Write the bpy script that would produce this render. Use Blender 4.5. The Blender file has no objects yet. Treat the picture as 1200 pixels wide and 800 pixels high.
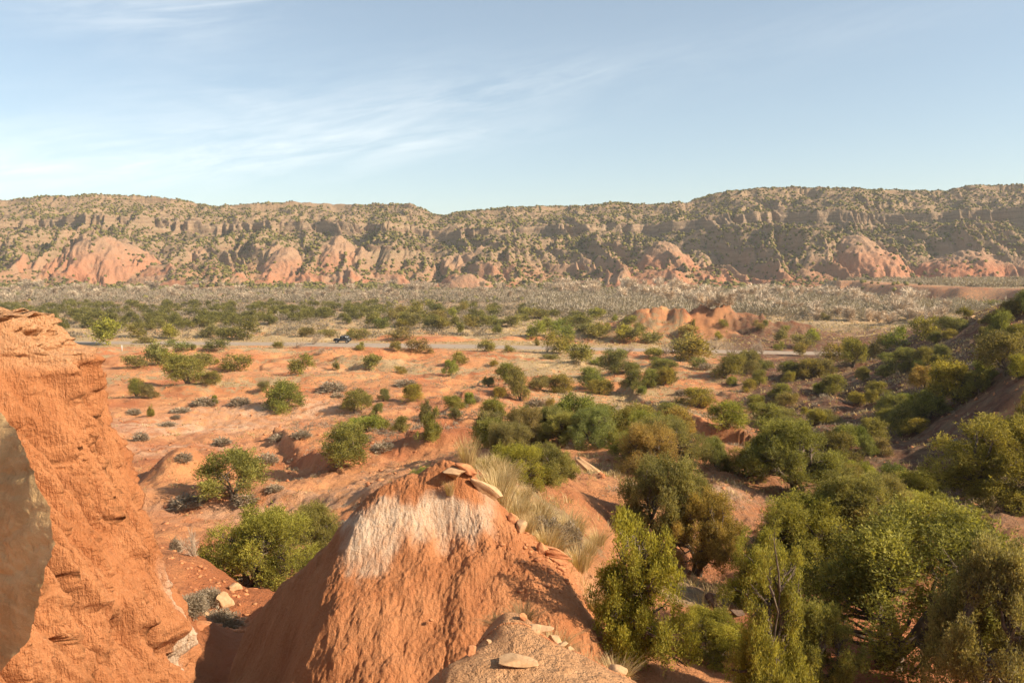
import bpy, math, random
import numpy as np

# ------------------------------------------------------------------ camera geometry (metres, y = into the canyon, z = up)
FPX = 28.0 / 36.0 * 1200.0
PITCH = math.atan(88.0 / FPX)
EYE = 20.0
CP, SP = math.cos(PITCH), math.sin(PITCH)
SUN_AZ, SUN_EL = math.radians(109), math.radians(32)       # clockwise from +y, above horizon

scene = bpy.context.scene
COL = scene.collection


def ray(u, v):
    a = (u - 600.0) / FPX
    b = (400.0 - v) / FPX
    return a, CP + b * SP, -SP + b * CP


def at(u, v, y):
    a, dy, dz = ray(u, v)
    return (a / dy * y, y, EYE + dz / dy * y)


# ------------------------------------------------------------------ noise
_rs = np.random.RandomState(7)
_perm = np.concatenate([_rs.permutation(256)] * 3)
_g = _rs.rand(256) * 2 * np.pi
_gx, _gy = np.cos(_g), np.sin(_g)


def perlin(x, y, seed=0):
    x = np.asarray(x, float) + seed * 17.31
    y = np.asarray(y, float) + seed * 9.77
    xi = np.floor(x).astype(np.int64)
    yi = np.floor(y).astype(np.int64)
    xf, yf = x - xi, y - yi
    u = xf * xf * xf * (xf * (xf * 6 - 15) + 10)
    v = yf * yf * yf * (yf * (yf * 6 - 15) + 10)

    def g(ix, iy, dx, dy):
        h = _perm[_perm[ix & 255] + (iy & 255)]
        return _gx[h] * dx + _gy[h] * dy
    n00 = g(xi, yi, xf, yf)
    n10 = g(xi + 1, yi, xf - 1, yf)
    n01 = g(xi, yi + 1, xf, yf - 1)
    n11 = g(xi + 1, yi + 1, xf - 1, yf - 1)
    a = n00 + u * (n10 - n00)
    b = n01 + u * (n11 - n01)
    return (a + v * (b - a)) * 1.5


def fbm(x, y, o=4, seed=0, gain=0.5):
    s, a = 0.0, 1.0
    for i in range(o):
        s = s + a * perlin(x, y, seed + i * 3)
        x, y, a = x * 2.03, y * 2.03, a * gain
    return s


def ridged(x, y, o=4, seed=0, gain=0.5):
    s, a, n = 0.0, 1.0, 0.0
    for i in range(o):
        s = s + a * (1 - np.abs(perlin(x, y, seed + i * 3)) * 1.6)
        n += a
        x, y, a = x * 2.03, y * 2.03, a * gain
    return s / n


def sst(e0, e1, x):
    t = np.clip((x - e0) / (e1 - e0), 0, 1)
    return t * t * (3 - 2 * t)


class Rbf:
    """smooth surface through scattered points, in log-distance coordinates"""
    def __init__(self, pts, c=0.05, y0=6.0, smooth=1e-4):
        P = np.array(pts, float)
        self.y0, self.c = y0, c
        self.q = self.co(P[:, 0], P[:, 1])
        n = len(P)
        A = self.k(self.q[:, None, :] - self.q[None, :, :])
        A[np.arange(n), np.arange(n)] += smooth
        M = np.zeros((n + 3, n + 3))
        M[:n, :n] = A
        M[:n, n] = 1
        M[:n, n + 1:] = self.q
        M[n:, :n] = M[:n, n:].T
        self.w = np.linalg.solve(M, np.concatenate([P[:, 2], [0, 0, 0]]))

    def co(self, x, y):
        yy = np.maximum(y, -2.0) + self.y0
        return np.stack([x / yy, 0.7 * np.log(yy)], -1)

    def k(self, d):
        return np.sqrt((d ** 2).sum(-1) + self.c ** 2)

    def __call__(self, x, y):
        q = self.co(np.asarray(x, float), np.asarray(y, float))
        sh = q.shape[:-1]
        q = q.reshape(-1, 2)
        n = len(self.q)
        out = self.w[n] + q @ self.w[n + 1:]
        for i in range(n):
            d0 = q[:, 0] - self.q[i, 0]
            d1 = q[:, 1] - self.q[i, 1]
            out += self.w[i] * np.sqrt(d0 * d0 + d1 * d1 + self.c ** 2)
        return out.reshape(sh)


# ------------------------------------------------------------------ ground shape
G = [at(*p) for p in [
    # gully below the spire
    (232, 790, 17), (235, 740, 22), (250, 700, 28), (300, 690, 33), (215, 640, 42), (300, 620, 46),
    (245, 600, 52), (400, 590, 50), (240, 560, 64), (330, 560, 66), (420, 555, 62), (480, 560, 55),
    (100, 600, 50), (0, 560, 64),
    # flats in the middle distance
    (180, 500, 95), (300, 500, 95), (420, 505, 88), (500, 520, 75), (560, 530, 62),
    (150, 450, 140), (300, 450, 138), (450, 450, 136), (600, 462, 122), (0, 450, 140),
    (200, 425, 168), (400, 425, 168), (600, 427, 165), (800, 440, 146), (700, 482, 104), (800, 490, 96),
    (900, 490, 92), (860, 520, 75), (980, 480, 100), (900, 450, 130),
    # ridge that runs back from the banded mound
    (560, 560, 17), (620, 600, 17), (600, 560, 24), (640, 560, 30), (690, 550, 35), (640, 525, 45),
    (700, 520, 50), (680, 505, 62), (760, 525, 50), (740, 500, 70),
    # ravine side
    (760, 600, 27), (800, 670, 24), (860, 580, 35), (850, 622, 31), (810, 690, 19), (830, 745, 15.5), (775, 790, 11),
    (930, 560, 42), (1000, 520, 58), (980, 560, 48), (1000, 640, 24), (960, 720, 16), (900, 810, 11.5), (1060, 790, 13),
    # hillside
    (1050, 520, 60), (1100, 600, 38), (1150, 560, 42), (1200, 560, 36), (1200, 500, 45), (1150, 500, 55),
    (1100, 480, 70), (1050, 480, 80), (1200, 440, 60), (1120, 440, 85), (1050, 440, 105), (1200, 395, 80),
    (1150, 400, 100), (1100, 410, 115), (1200, 352, 110), (1150, 372, 125), (1100, 388, 135), (1050, 405, 150),
    (1000, 420, 165), (960, 430, 165), (1300, 345, 100), (1300, 500, 40), (1300, 420, 60),
    # grassy ledge and its shaded face
    (1200, 684, 20.4), (1100, 686, 20.4), (1300, 682, 20.4), (1150, 718, 18.6), (1220, 722, 18.6), (1080, 704, 18.6),
    (1150, 612, 27), (1230, 600, 28), (1150, 800, 14),
    # stony hump close to the viewer
    (595, 722, 7.0), (565, 742, 6.8), (535, 778, 6.6), (640, 742, 7.0), (690, 772, 6.8), (735, 797, 6.6), (640, 800, 5.9),
]]
G += [(0, 0, 18.2), (.3, 3, 17.7), (.35, 4.6, 17.15), (-1.2, 5, 16.1), (-2.4, 5, 15.8), (-1.2, 7.4, 14.9), (-3.2, 3, 16.6), (-2.6, 9, 13.9),
      (0, 9, 14.3), (1.3, 9, 14.4), (2.3, 9, 14.5), (-1.0, 11, 13.8), (-1, 13, 13.6), (-3, 13.5, 12.8), (1, 12, 14.0), (3, 4.5, 16.4), (4, 8, 14.6),
      (6, 3, 16.5), (9, 8, 14.8), (-5.4, 12, 12.8), (-5.4, 15, 12.0), (-6, 9, 13.2), (-8, 18, 12), (-12, 30, 8.5), (-12, 10, 14), (-20, 20, 11), (-30, 40, 7),
      (120, 260, 0), (90, 175, 5), (150, 180, 14), (150, 120, 24), (90, 60, 20), (40, 20, 16), (160, 330, 0), (60, 230, 0), (300, 400, 2),
      (-100, 200, 0), (0, 200, 0), (-200, 220, 0), (-300, 300, 1), (-60, 80, 2.5), (-100, 120, 1.5), (-160, 160, 0.5),
      (0, 300, 0), (-150, 450, 0), (150, 480, 0), (0, 700, 0), (-500, 700, 0), (500, 700, 3), (0, 2500, 0), (-1500, 2500, 0), (1500, 2500, 0),
      (0, -2, 18.4), (-6, -2, 17), (8, -2, 17.5)]
BASE = Rbf(G)

# road centre line on the flat
ROADPX = [(-420, 400.5), (-150, 401), (90, 401.5), (300, 402.7), (420, 403.8), (520, 405), (600, 406.8), (700, 409), (850, 412), (985, 414.5), (1080, 417), (1200, 423)]


def on_plane(u, v, z=0.0):
    a, dy, dz = ray(u, v)
    t = (z - EYE) / dz
    return a * t, dy * t


ROAD = np.array([on_plane(u, v) for u, v in ROADPX])


def road_dist(x, y):
    d = np.full(np.shape(x), 1e9)
    for (x0, y0), (x1, y1) in zip(ROAD[:-1], ROAD[1:]):
        L = (x1 - x0) ** 2 + (y1 - y0) ** 2
        t = np.clip(((x - x0) * (x1 - x0) + (y - y0) * (y1 - y0)) / L, 0, 1)
        d = np.minimum(d, np.hypot(x - x0 - t * (x1 - x0), y - y0 - t * (y1 - y0)))
    return d


def bump(x, y, u, v, dist, rx, ry, h, pw=2.0, rot=0.0):
    """a hummock whose foot centre is seen at (u, v) at that distance"""
    cx, cy, _ = at(u, v, dist)
    c, s = math.cos(rot), math.sin(rot)
    dx, dy = (x - cx) * c + (y - cy) * s, -(x - cx) * s + (y - cy) * c
    r = np.sqrt((dx / rx) ** 2 + (dy / ry) ** 2)
    return h * np.exp(-(r ** pw))


def side(x, y, pts):
    """signed distance to a polyline given as world points (positive on its right when walking along it)"""
    best = np.full(np.shape(x), 1e9)
    sg = np.ones(np.shape(x))
    end = np.zeros(np.shape(x))
    n = len(pts) - 1
    for i, ((x0, y0), (x1, y1)) in enumerate(zip(pts[:-1], pts[1:])):
        L = math.hypot(x1 - x0, y1 - y0)
        tx, ty = (x1 - x0) / L, (y1 - y0) / L
        t = (x - x0) * tx + (y - y0) * ty
        tc = np.clip(t, 0, L)
        d = np.hypot(x - x0 - tc * tx, y - y0 - tc * ty)
        s = np.where((x - x0) * ty - (y - y0) * tx > 0, 1.0, -1.0)
        m = d < best
        best = np.where(m, d, best)
        sg = np.where(m, s, sg)
        over = np.maximum(0, -t) if i == 0 else 0
        over = over + (np.maximum(0, t - L) if i == n - 1 else 0)
        end = np.where(m, over, end)
    return best * sg, end


def bank(x, y, pts, h, w, back, ends):
    """a step in the ground: high on the right of the line, falling off behind over 'back' metres"""
    d, e = side(x, y, pts)
    return h * sst(-w, w, d) * np.exp(-np.maximum(d, 0) / back) * np.exp(-(e / ends) ** 2)


def P2(*l):
    return [at(u, v, d)[:2] for u, v, d in l]


BANKS = [
    (P2((1040, 668, 20.4), (1090, 660, 19.8), (1130, 655, 19.6), (1220, 652, 19.6), (1330, 650, 19.6)), -1.2, .45, 5, 1.5),
    # h > 0: raised on the right when walking along the line
    (P2((322, 522, 84), (345, 540, 73), (385, 562, 64)), -1.5, .7, 9, 3),
    (P2((330, 455, 132), (345, 470, 118), (352, 480, 110)), -.9, .6, 6, 3),
    (P2((860, 528, 72), (820, 524, 74), (775, 505, 84), (762, 498, 90)), 2.2, .8, 9, 3),
    (P2((440, 425, 166), (400, 424, 168), (365, 421, 172)), .9, .4, 8, 3),
    (P2((560, 455, 130), (545, 475, 112), (530, 492, 100)), -1.2, .7, 8, 3),
    (P2((735, 458, 128), (750, 470, 116), (790, 478, 110)), -1.4, .8, 10, 4),
    (P2((990, 455, 128), (920, 452, 128), (840, 462, 122)), 1.2, .8, 12, 5),
    (P2((190, 600, 53), (300, 598, 53), (400, 596, 50), (440, 606, 46)), -1.0, 1.6, 10, 5),
    (P2((520, 500, 88), (500, 512, 80), (478, 530, 70)), -1.2, .8, 8, 3),
]


def ground(x, y):
    x, y = np.asarray(x, float), np.asarray(y, float)
    h = BASE(x, y)
    far = sst(20, 60, y)
    mid = sst(30, 70, y) * (1 - sst(260, 420, y))
    # hummocks and banks
    h = h + bump(x, y, 212, 590, 63, 2.1, 3.4, 2.1, 3)
    h = h + bump(x, y, 262, 555, 72, 3.5, 2.5, .8)
    h = h + bump(x, y, 440, 415 + 25, 150, 9, 6, 1.0)
    h = h + bump(x, y, 966, 486, 97, 3.2, 3.4, 1.7, 3)
    h = h + bump(x, y, 910, 470, 108, 5, 3, 1.6, 3)
    h = h + bump(x, y, 595, 505, 85, 7, 4, 1.2)
    h = h + bump(x, y, 570, 425, 162, 9, 4, .8)
    rn = 1 + .35 * fbm(x / 9, y / 9, 3, 11) + .25 * (ridged(x / 4.5, y / 9, 3, 12) - .6)
    h = h + bump(x, y, 795, 398, 228, 17, 9, 6.2, 3) * rn
    h = h + bump(x, y, 893, 400, 222, 14, 9, 6.0, 2.4) * rn
    h = h + bump(x, y, 700, 394, 232, 16, 8, 2.2) * rn
    for pts, hh, w, back, ends in BANKS:
        h = h + bank(x, y, pts if hh > 0 else pts[::-1], abs(hh), w, back, ends)
    # terrace with the red cut bank, far on the right
    d, e = side(x, y, P2((985, 333, 640), (1020, 338, 560), (1060, 343, 500), (1120, 351, 440), (1210, 362, 400), (1400, 370, 380)))
    wig = 10 * fbm(x / 60, y / 60, 3, 21)
    h = h + 7.5 * sst(-5, 5, wig - d) * sst(250, 330, y) * np.exp(-(np.maximum(e - 30, 0) / 40) ** 2)
    # rolling ground, rills and small ledges
    h = h + far * .55 * fbm(x / 26, y / 26, 3, 2) * (.4 + mid)
    rid = ridged(x / 13, y / 13, 4, 5) - .6
    h = h + mid * .9 * rid * sst(-.3, .5, fbm(x / 45, y / 45, 2, 31) + .25)
    t = fbm(x / 22, y / 15, 4, 8)
    h = h + mid * sst(85, 120, y) * .55 * (np.tanh(14 * (t - .12)) + np.tanh(14 * (t + .35))) * .6
    h = h + (1 - sst(90, 150, y)) * (.10 + .15 * sst(8, 30, y)) * fbm(x / 2.1, y / 2.1, 5, 3)
    h = h - .08 * np.abs(fbm(x / .9, y / .9, 3, 6)) * (1 - sst(35, 60, y)) * sst(3, 7, y)
    h = h + .16 * (ridged(x / 1.7, y / 1.7, 4, 17) - .6) * sst(24, 34, y) * (1 - sst(100, 160, y))
    # hillside rills running down to the gully
    hill = sst(28, 40, x - .25 * y + 25) * sst(22, 34, y) * (1 - sst(200, 260, y))
    h = h + hill * .9 * (ridged((x * .35 + y) / 11, x / 42, 4, 14) - .6)
    # level the road bed
    rd = road_dist(x, y)
    k = 1 - sst(6.0, 19, rd)
    h = h * (1 - k)
    return h


# ------------------------------------------------------------------ banded mound (sits on the ground, close by)
MP = [at(*p) for p in [
    (480, 558, 13.3), (500, 549, 13.3), (516, 545, 13.3), (530, 546, 13.3), (552, 554, 13.4), (450, 576, 13.1), (428, 597, 12.9), (385, 637, 13.1), (340, 677, 13.7), (300, 722, 14.2),
    (268, 762, 14.5), (256, 788, 14.6),
    (385, 664, 12.25), (362, 712, 11.8), (352, 760, 11.3), (372, 800, 10.6),
    (318, 742, 13.0), (296, 785, 13.1), (320, 800, 12.3),
    (450, 640, 12.35), (480, 615, 12.65), (452, 700, 11.55), (480, 760, 10.85), (450, 795, 10.4), (540, 700, 11.5), (560, 650, 12.15),
    (520, 600, 12.85), (600, 700, 11.5), (615, 655, 12.2), (520, 795, 10.4), (645, 720, 11.2),
    (570, 577, 13.5), (600, 606, 13.4), (630, 635, 13.2), (662, 664, 12.9), (700, 718, 12.2), (735, 760, 11.6)]]
MP += [(-1, 14.4, 15.7), (-1.7, 14.3, 15.6), (-1, 17, 13.6), (-3, 15.2, 14.1), (-5.6, 15.4, 12.0), (-5.6, 12, 12.4), (-4.6, 10, 13.2), (.7, 14.6, 14.7), (1.2, 13.7, 14.2), (2, 13.6, 13.5), (2, 14.6, 13.3), (3.2, 14, 12.5), (0, 17, 14.2),
       (-2, 8.4, 13.4), (0, 8.4, 13.4), (2, 9, 13.3), (3.2, 11, 13.0)]
MBASE = Rbf(MP, c=.02, y0=.0)
MX0, MX1, MY0, MY1 = -5.9, 3.3, 8.4, 17.0


def mound(x, y, fine=True):
    h = MBASE(x, y)
    e = np.minimum(np.minimum(x - MX0, MX1 - x), np.minimum(y - MY0, MY1 - y))
    h = h - 2.0 * (1 - sst(0, .9, e))
    if fine:
        h = h + .13 * fbm(x / 1.3, y / 1.3, 3, 41)
        # rills leaning with the fall of the slope
        c, s = math.cos(.42), math.sin(.42)
        xr, yr = x * c + y * s, -x * s + y * c
        wv = .25 * fbm(x * 1.6, y * 1.6, 2, 44)
        lit = sst(-3.1, -2.5, x - .35 * (y - 12))
        pw = .35 + .65 * sst(-.35, .45, fbm(x * .9, y * .9, 3, 55))
        face = pw * lit * (1 - .75 * sst(15.9, 16.3, h))
        h = h - .026 * np.clip(ridged((xr + wv) * 3.0, yr * .8, 3, 42) - .5, 0, 1) * 1.5 * (.4 + .6 * face)
        right = sst(-1.8, -.6, x)
        h = h - .030 * (1 - np.abs(perlin(xr * 13 + wv, yr * 3.6, 46))) ** 6 * .6 * face * (.3 + .7 * right)
        h = h + .045 * (1 - lit) * fbm(x * 2.2, y * 2.2, 4, 56) - .013 * (1 - np.abs(perlin(xr * 21 + wv * 3, yr * 7.5, 47))) ** 5 * (.15 + .85 * face) * (.3 + .7 * right) + .017 * fbm(x * 17, y * 14, 4, 48) + .05 * fbm(x * 3.1, y * 2.2, 3, 57)
        # ledge step under the cap
        h = h + .02 * np.tanh(7 * (h - 15.6 + .2 * perlin(x * 1.7, y * 1.7, 49))) - .02
        dr = x - (.0 + (13.6 - y) * .9)
        h = h + .1 * fbm(x * 2.5, y * 2.5, 3, 52) * sst(1.0, 2.2, x)
    return h


def surface(x, y):
    g = ground(x, y)
    m = (x > MX0) & (x < MX1) & (y > MY0) & (y < MY1)
    if np.any(m):
        g = np.where(m, np.maximum(g, mound(x, y, False)), g)
    return g


_ys = np.concatenate([np.geomspace(4.0, 60, 420), np.geomspace(60.2, 820, 900)])


def hit(u, v, ymin=4.0):
    a, dy, dz = ray(u, v)
    ys = _ys[_ys >= ymin]
    xs = a / dy * ys
    zr = EYE + dz / dy * ys
    g = surface(xs, ys)
    k = np.nonzero(g >= zr)[0]
    i = int(k[0]) if len(k) else len(ys) - 1
    return float(xs[i]), float(ys[i]), float(g[i])


# ------------------------------------------------------------------ mesh helpers
def mk(name, V, F, mats=(), smooth=False, attrs=None, mat_index=None):
    """V (n,3); F a list of (m,k) int arrays"""
    V = np.asarray(V, np.float32)
    F = [np.asarray(f, np.int32) for f in (F if isinstance(F, (list, tuple)) else [F]) if len(f)]
    me = bpy.data.meshes.new(name)
    me.vertices.add(len(V))
    me.vertices.foreach_set('co', V.ravel())
    loops = np.concatenate([f.ravel() for f in F])
    sizes = np.concatenate([np.full(len(f), f.shape[1], np.int32) for f in F])
    me.loops.add(len(loops))
    me.loops.foreach_set('vertex_index', loops)
    me.polygons.add(len(sizes))
    me.polygons.foreach_set('loop_start', np.concatenate([[0], np.cumsum(sizes)[:-1]]).astype(np.int32))
    me.polygons.foreach_set('loop_total', sizes)
    for m in mats:
        me.materials.append(m)
    if mat_index is not None:
        me.polygons.foreach_set('material_index', np.asarray(mat_index, np.int32))
    me.update(calc_edges=True)
    if smooth:
        me.polygons.foreach_set('use_smooth', np.ones(len(sizes), bool))
    for k, a in (attrs or {}).items():
        at_ = me.attributes.new(k, 'FLOAT', 'POINT')
        at_.data.foreach_set('value', np.asarray(a, np.float32))
    me.validate()
    return me


def link(name, me, parent=None, loc=(0, 0, 0), rot=(0, 0, 0), scale=(1, 1, 1)):
    o = bpy.data.objects.new(name, me)
    COL.objects.link(o)
    o.parent = parent
    o.location, o.rotation_euler, o.scale = loc, rot, scale
    return o


def tag(o, label=None, cat=None, group=None, kind=None):
    for k, v in (('label', label), ('category', cat), ('group', group), ('kind', kind)):
        if v:
            o[k] = v
    return o


def grid_faces(nr, nc):
    i = np.arange(nr * nc).reshape(nr, nc)
    return np.stack([i[:-1, :-1], i[:-1, 1:], i[1:, 1:], i[1:, :-1]], -1).reshape(-1, 4)


def tube(path, radii, sides=6):
    path = np.asarray(path, float)
    n = len(path)
    V = []
    for i in range(n):
        t = path[min(i + 1, n - 1)] - path[max(i - 1, 0)]
        t /= np.linalg.norm(t) + 1e-9
        a = np.cross(t, [.31, .2, .93] if abs(t[2]) < .9 else [1, 0, 0])
        a /= np.linalg.norm(a) + 1e-9
        b = np.cross(t, a)
        for k in range(sides):
            an = 2 * math.pi * k / sides
            V.append(path[i] + radii[i] * (math.cos(an) * a + math.sin(an) * b))
    F = [[i * sides + k, i * sides + (k + 1) % sides, (i + 1) * sides + (k + 1) % sides, (i + 1) * sides + k] for i in range(n - 1) for k in range(sides)]
    return np.array(V), np.array(F)


class MB:
    """collects pieces of one mesh"""
    def __init__(s):
        s.V, s.F, s.n = [], {}, 0

    def add(s, V, F):
        F = np.asarray(F)
        s.V.append(np.asarray(V, float))
        s.F.setdefault(F.shape[1], []).append(F + s.n)
        s.n += len(V)

    def tube(s, path, radii, sides=6):
        s.add(*tube(path, radii, sides))

    def box(s, c, d, taper=(1, 1), shift=0.0):
        x, y, z = (q / 2 for q in d)
        V = [(sx * x * (taper[0] if sz > 0 else 1) + (shift if sz > 0 else 0), sy * y * (taper[1] if sz > 0 else 1), sz * z) for sz in (-1, 1) for sy in (-1, 1) for sx in (-1, 1)]
        s.add(np.array(V) + np.array(c), np.array([[0, 2, 3, 1], [4, 5, 7, 6], [0, 1, 5, 4], [2, 6, 7, 3], [0, 4, 6, 2], [1, 3, 7, 5]]))

    def mesh(s, name, mats, smooth=False, attrs=None):
        return mk(name, np.concatenate(s.V), [np.concatenate(f) for f in s.F.values()], mats, smooth, attrs)


# ------------------------------------------------------------------ materials
class Nodes:
    def __init__(s, tree):
        s.t, s.N, s.L = tree, tree.nodes, tree.links

    def new(s, typ, **kw):
        n = s.N.new(typ)
        for k, v in kw.items():
            setattr(n, k, v)
        return n

    def put(s, sock, v):
        if isinstance(v, bpy.types.NodeSocket):
            s.L.new(v, sock)
        elif v is not None:
            if sock.type == 'RGBA' and len(v) == 3:
                v = (*v, 1)
            sock.default_value = v

    def math(s, op, a, b=None, c=None, clamp=False):
        n = s.new('ShaderNodeMath', operation=op, use_clamp=clamp)
        for i, v in enumerate((a, b, c)):
            s.put(n.inputs[i], v)
        return n.outputs[0]

    def mix(s, f, a, b, mode='MIX'):
        n = s.new('ShaderNodeMix', data_type='RGBA', blend_type=mode)
        n.clamp_factor = True
        s.put(n.inputs[0], f)
        s.put(n.inputs[6], a)
        s.put(n.inputs[7], b)
        return n.outputs[2]

    def noise(s, vec, scale, detail=4, rough=.55, dist=0.0):
        n = s.new('ShaderNodeTexNoise')
        s.put(n.inputs['Vector'], vec)
        n.inputs['Scale'].default_value = scale
        n.inputs['Detail'].default_value = detail
        n.inputs['Roughness'].default_value = rough
        n.inputs['Distortion'].default_value = dist
        return n.outputs['Fac']

    def ramp(s, f, lo, hi):
        n = s.new('ShaderNodeMapRange', interpolation_type='SMOOTHSTEP')
        s.put(n.inputs['Value'], f)
        n.inputs['From Min'].default_value = lo
        n.inputs['From Max'].default_value = hi
        return n.outputs[0]

    def attr(s, name):
        return s.new('ShaderNodeAttribute', attribute_name=name).outputs['Fac']

    def mapping(s, vec, scale, rot=(0, 0, 0)):
        n = s.new('ShaderNodeMapping')
        s.put(n.inputs['Vector'], vec)
        n.inputs['Scale'].default_value = scale
        n.inputs['Rotation'].default_value = rot
        return n.outputs[0]

    def bump(s, height, strength, dist, normal=None):
        n = s.new('ShaderNodeBump')
        n.inputs['Strength'].default_value = strength
        n.inputs['Distance'].default_value = dist
        s.put(n.inputs['Height'], height)
        if normal is not None:
            s.put(n.inputs['Normal'], normal)
        return n.outputs[0]


def material(name, rough=.9, spec=.2):
    m = bpy.data.materials.new(name)
    m.use_nodes = True
    n = Nodes(m.node_tree)
    b = n.N['Principled BSDF']
    b.inputs['Roughness'].default_value = rough
    b.inputs['Specular IOR Level'].default_value = spec
    return m, n, b


CLAY = (.65, .292, .122)
CLAY_RED = (.45, .155, .062)
CLAY_PALE = (.70, .43, .265)
DIRT = (.60, .345, .18)
STRAW = (.50, .36, .19)
BRUSH = (.235, .165, .105)


def mat_ground():
    m, n, b = material('red_ground')
    geo = n.new('ShaderNodeNewGeometry').outputs['Position']
    n1 = n.noise(geo, .09, 6, .6)
    n2 = n.noise(geo, .7, 6, .65)
    n3 = n.noise(geo, 5.0, 5, .7)
    n4 = n.noise(geo, 28.0, 4, .7)
    c = n.mix(n.ramp(n1, .42, .66), CLAY, CLAY_RED)
    c = n.mix(n.math('MULTIPLY', n.ramp(n2, .45, .72), .55), c, CLAY_RED)
    pale = n.math('MULTIPLY', n.attr('pale'), n.ramp(n2, .36, .6))
    c = n.mix(pale, c, CLAY_PALE)
    c = n.mix(n.attr('dirt'), c, n.mix(n.ramp(n3, .35, .65), DIRT, (.54, .29, .14)))
    gmask = n.math('ADD', n.attr('grass'), n.math('MULTIPLY', n.math('SUBTRACT', n3, .5), .9))
    gmask = n.math('ADD', gmask, n.math('MULTIPLY', n.math('SUBTRACT', n2, .5), 1.6))
    c = n.mix(n.ramp(gmask, .42, .62), c, n.mix(n.ramp(n3, .35, .7), STRAW, (.36, .25, .13)))
    c = n.mix(n.math('MULTIPLY', n.attr('brush'), n.ramp(n.math('ADD', n3, n.math('MULTIPLY', n2, .7)), .72, .98)), c, BRUSH)
    c = n.mix(n.attr('soil_and_shade'), c, n.mix(n.ramp(n2, .4, .62), n.mix(n.ramp(n3, .4, .6), (.16, .062, .033), (.115, .05, .03)), (.17, .115, .066)))  # dark earth colours; over the hillside they paint in the slope's shade
    c = n.mix(n.math('MULTIPLY', n.math('MULTIPLY', n.ramp(n4, .5, .8), .35), n.math('SUBTRACT', 1.0, n.math('MULTIPLY', n.attr('dirt'), .8), clamp=True)), c, (.22, .085, .04))
    bare_ = n.math('SUBTRACT', 1.0, n.attr('dirt'), clamp=True)
    c = n.mix(n.math('MULTIPLY', n.math('MULTIPLY', n.ramp(n.noise(geo, 1.4, 8, .75), .46, .62), .34), bare_), c, (.38, .135, .06))
    n5 = n.noise(geo, 2.4, 3, .8)
    c = n.mix(n.math('MULTIPLY', n.math('MULTIPLY', n.ramp(n5, .58, .7), .45), bare_), c, (.24, .10, .05))
    n.put(b.inputs['Base Color'], c)
    c2 = n.noise(geo, 9.0, 5, .75)
    h = n.math('ADD', n.math('MULTIPLY', n3, .20), n.math('ADD', n.math('MULTIPLY', n4, .045), n.math('MULTIPLY', c2, .09)))
    n.put(b.inputs['Normal'], n.bump(h, 1.0, 1.3))
    return m


def mat_clay(name, streak=(1, 1, .16), pale_col=(.60, .46, .33)):
    """eroding clay of the spire and the mound; attribute 'pale' holds the gypsum band"""
    m, n, b = material(name)
    geo = n.new('ShaderNodeNewGeometry').outputs['Position']
    st = n.mapping(geo, streak)
    n1 = n.noise(geo, .8, 5, .6)
    n2 = n.noise(st, 7, 6, .65)
    n3 = n.noise(geo, 34, 4, .7)
    n4 = n.noise(st, 26, 4, .65)
    c = n.mix(n.ramp(n1, .38, .66), (.46, .19, .078), (.37, .135, .050))
    c = n.mix(n.math('MULTIPLY', n.ramp(n2, .5, .72), .5), c, (.37, .13, .052))
    c = n.mix(n.math('MULTIPLY', n.ramp(n3, .52, .75), .35), c, (.62, .34, .18))
    p = n.math('ADD', n.attr('pale'), n.math('MULTIPLY', n.math('SUBTRACT', n2, .5), .5))
    c = n.mix(n.math('MULTIPLY', n.ramp(p, .30, 1.0), .85), c, n.mix(n.ramp(n4, .4, .7), pale_col, (.56, .36, .22)))
    c = n.mix(n.attr('stone'), c, n.mix(n.ramp(n3, .35, .65), (.56, .33, .18), (.45, .22, .10)))
    n.put(b.inputs['Base Color'], c)
    c = n.mix(n.math('MULTIPLY', n.ramp(n.noise(geo, 55, 4, .7), .54, .68), .38), c, (.30, .11, .045))
    n.put(b.inputs['Base Color'], c)
    h = n.math('ADD', n.math('MULTIPLY', n3, .055), n.math('MULTIPLY', n4, .06))
    h = n.math('ADD', h, n.math('MULTIPLY', n.noise(geo, 110, 3, .6), .006))
    n.put(b.inputs['Normal'], n.bump(h, .8, 1.0))
    return m


def mat_rock(name, c1, c2, scale=3.0, bump=.03):
    m, n, b = material(name, .85)
    tc = n.new('ShaderNodeTexCoord').outputs['Object']
    n1 = n.noise(tc, scale, 6, .6, .4)
    n2 = n.noise(tc, scale * 9, 5, .7)
    n3 = n.noise(n.mapping(tc, (1, 1, 5)), scale * 2, 4, .6)
    c = n.mix(n.ramp(n1, .35, .65), c1, c2)
    c = n.mix(n.math('MULTIPLY', n.ramp(n2, .5, .75), .5), c, tuple(q * .5 for q in c2))
    c = n.mix(n.math('MULTIPLY', n.ramp(n3, .5, .7), .35), c, tuple(min(1, q * 1.25) for q in c1))
    n.put(b.inputs['Base Color'], c)
    h = n.math('ADD', n.math('MULTIPLY', n2, .4), n1)
    n.put(b.inputs['Normal'], n.bump(h, .8, bump))
    return m


def mat_leaf(name, dark, light, trans=.45):
    """foliage: per-leaf tint, per-plant tone from the object colour"""
    m, n, b = material(name, .75, .15)
    info = n.new('ShaderNodeObjectInfo')
    c = n.mix(n.attr('tint'), dark, light)
    c = n.mix(1.0, c, info.outputs['Color'], 'MULTIPLY')
    n.put(b.inputs['Base Color'], c)
    tr = n.new('ShaderNodeBsdfTranslucent')
    n.put(tr.inputs['Color'], n.mix(1.0, c, (1.25, 1.2, .6), 'MULTIPLY'))
    mx = n.new('ShaderNodeMixShader')
    mx.inputs[0].default_value = trans
    n.L.new(b.outputs[0], mx.inputs[1])
    n.L.new(tr.outputs[0], mx.inputs[2])
    n.L.new(mx.outputs[0], n.N['Material Output'].inputs['Surface'])
    return m


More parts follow.
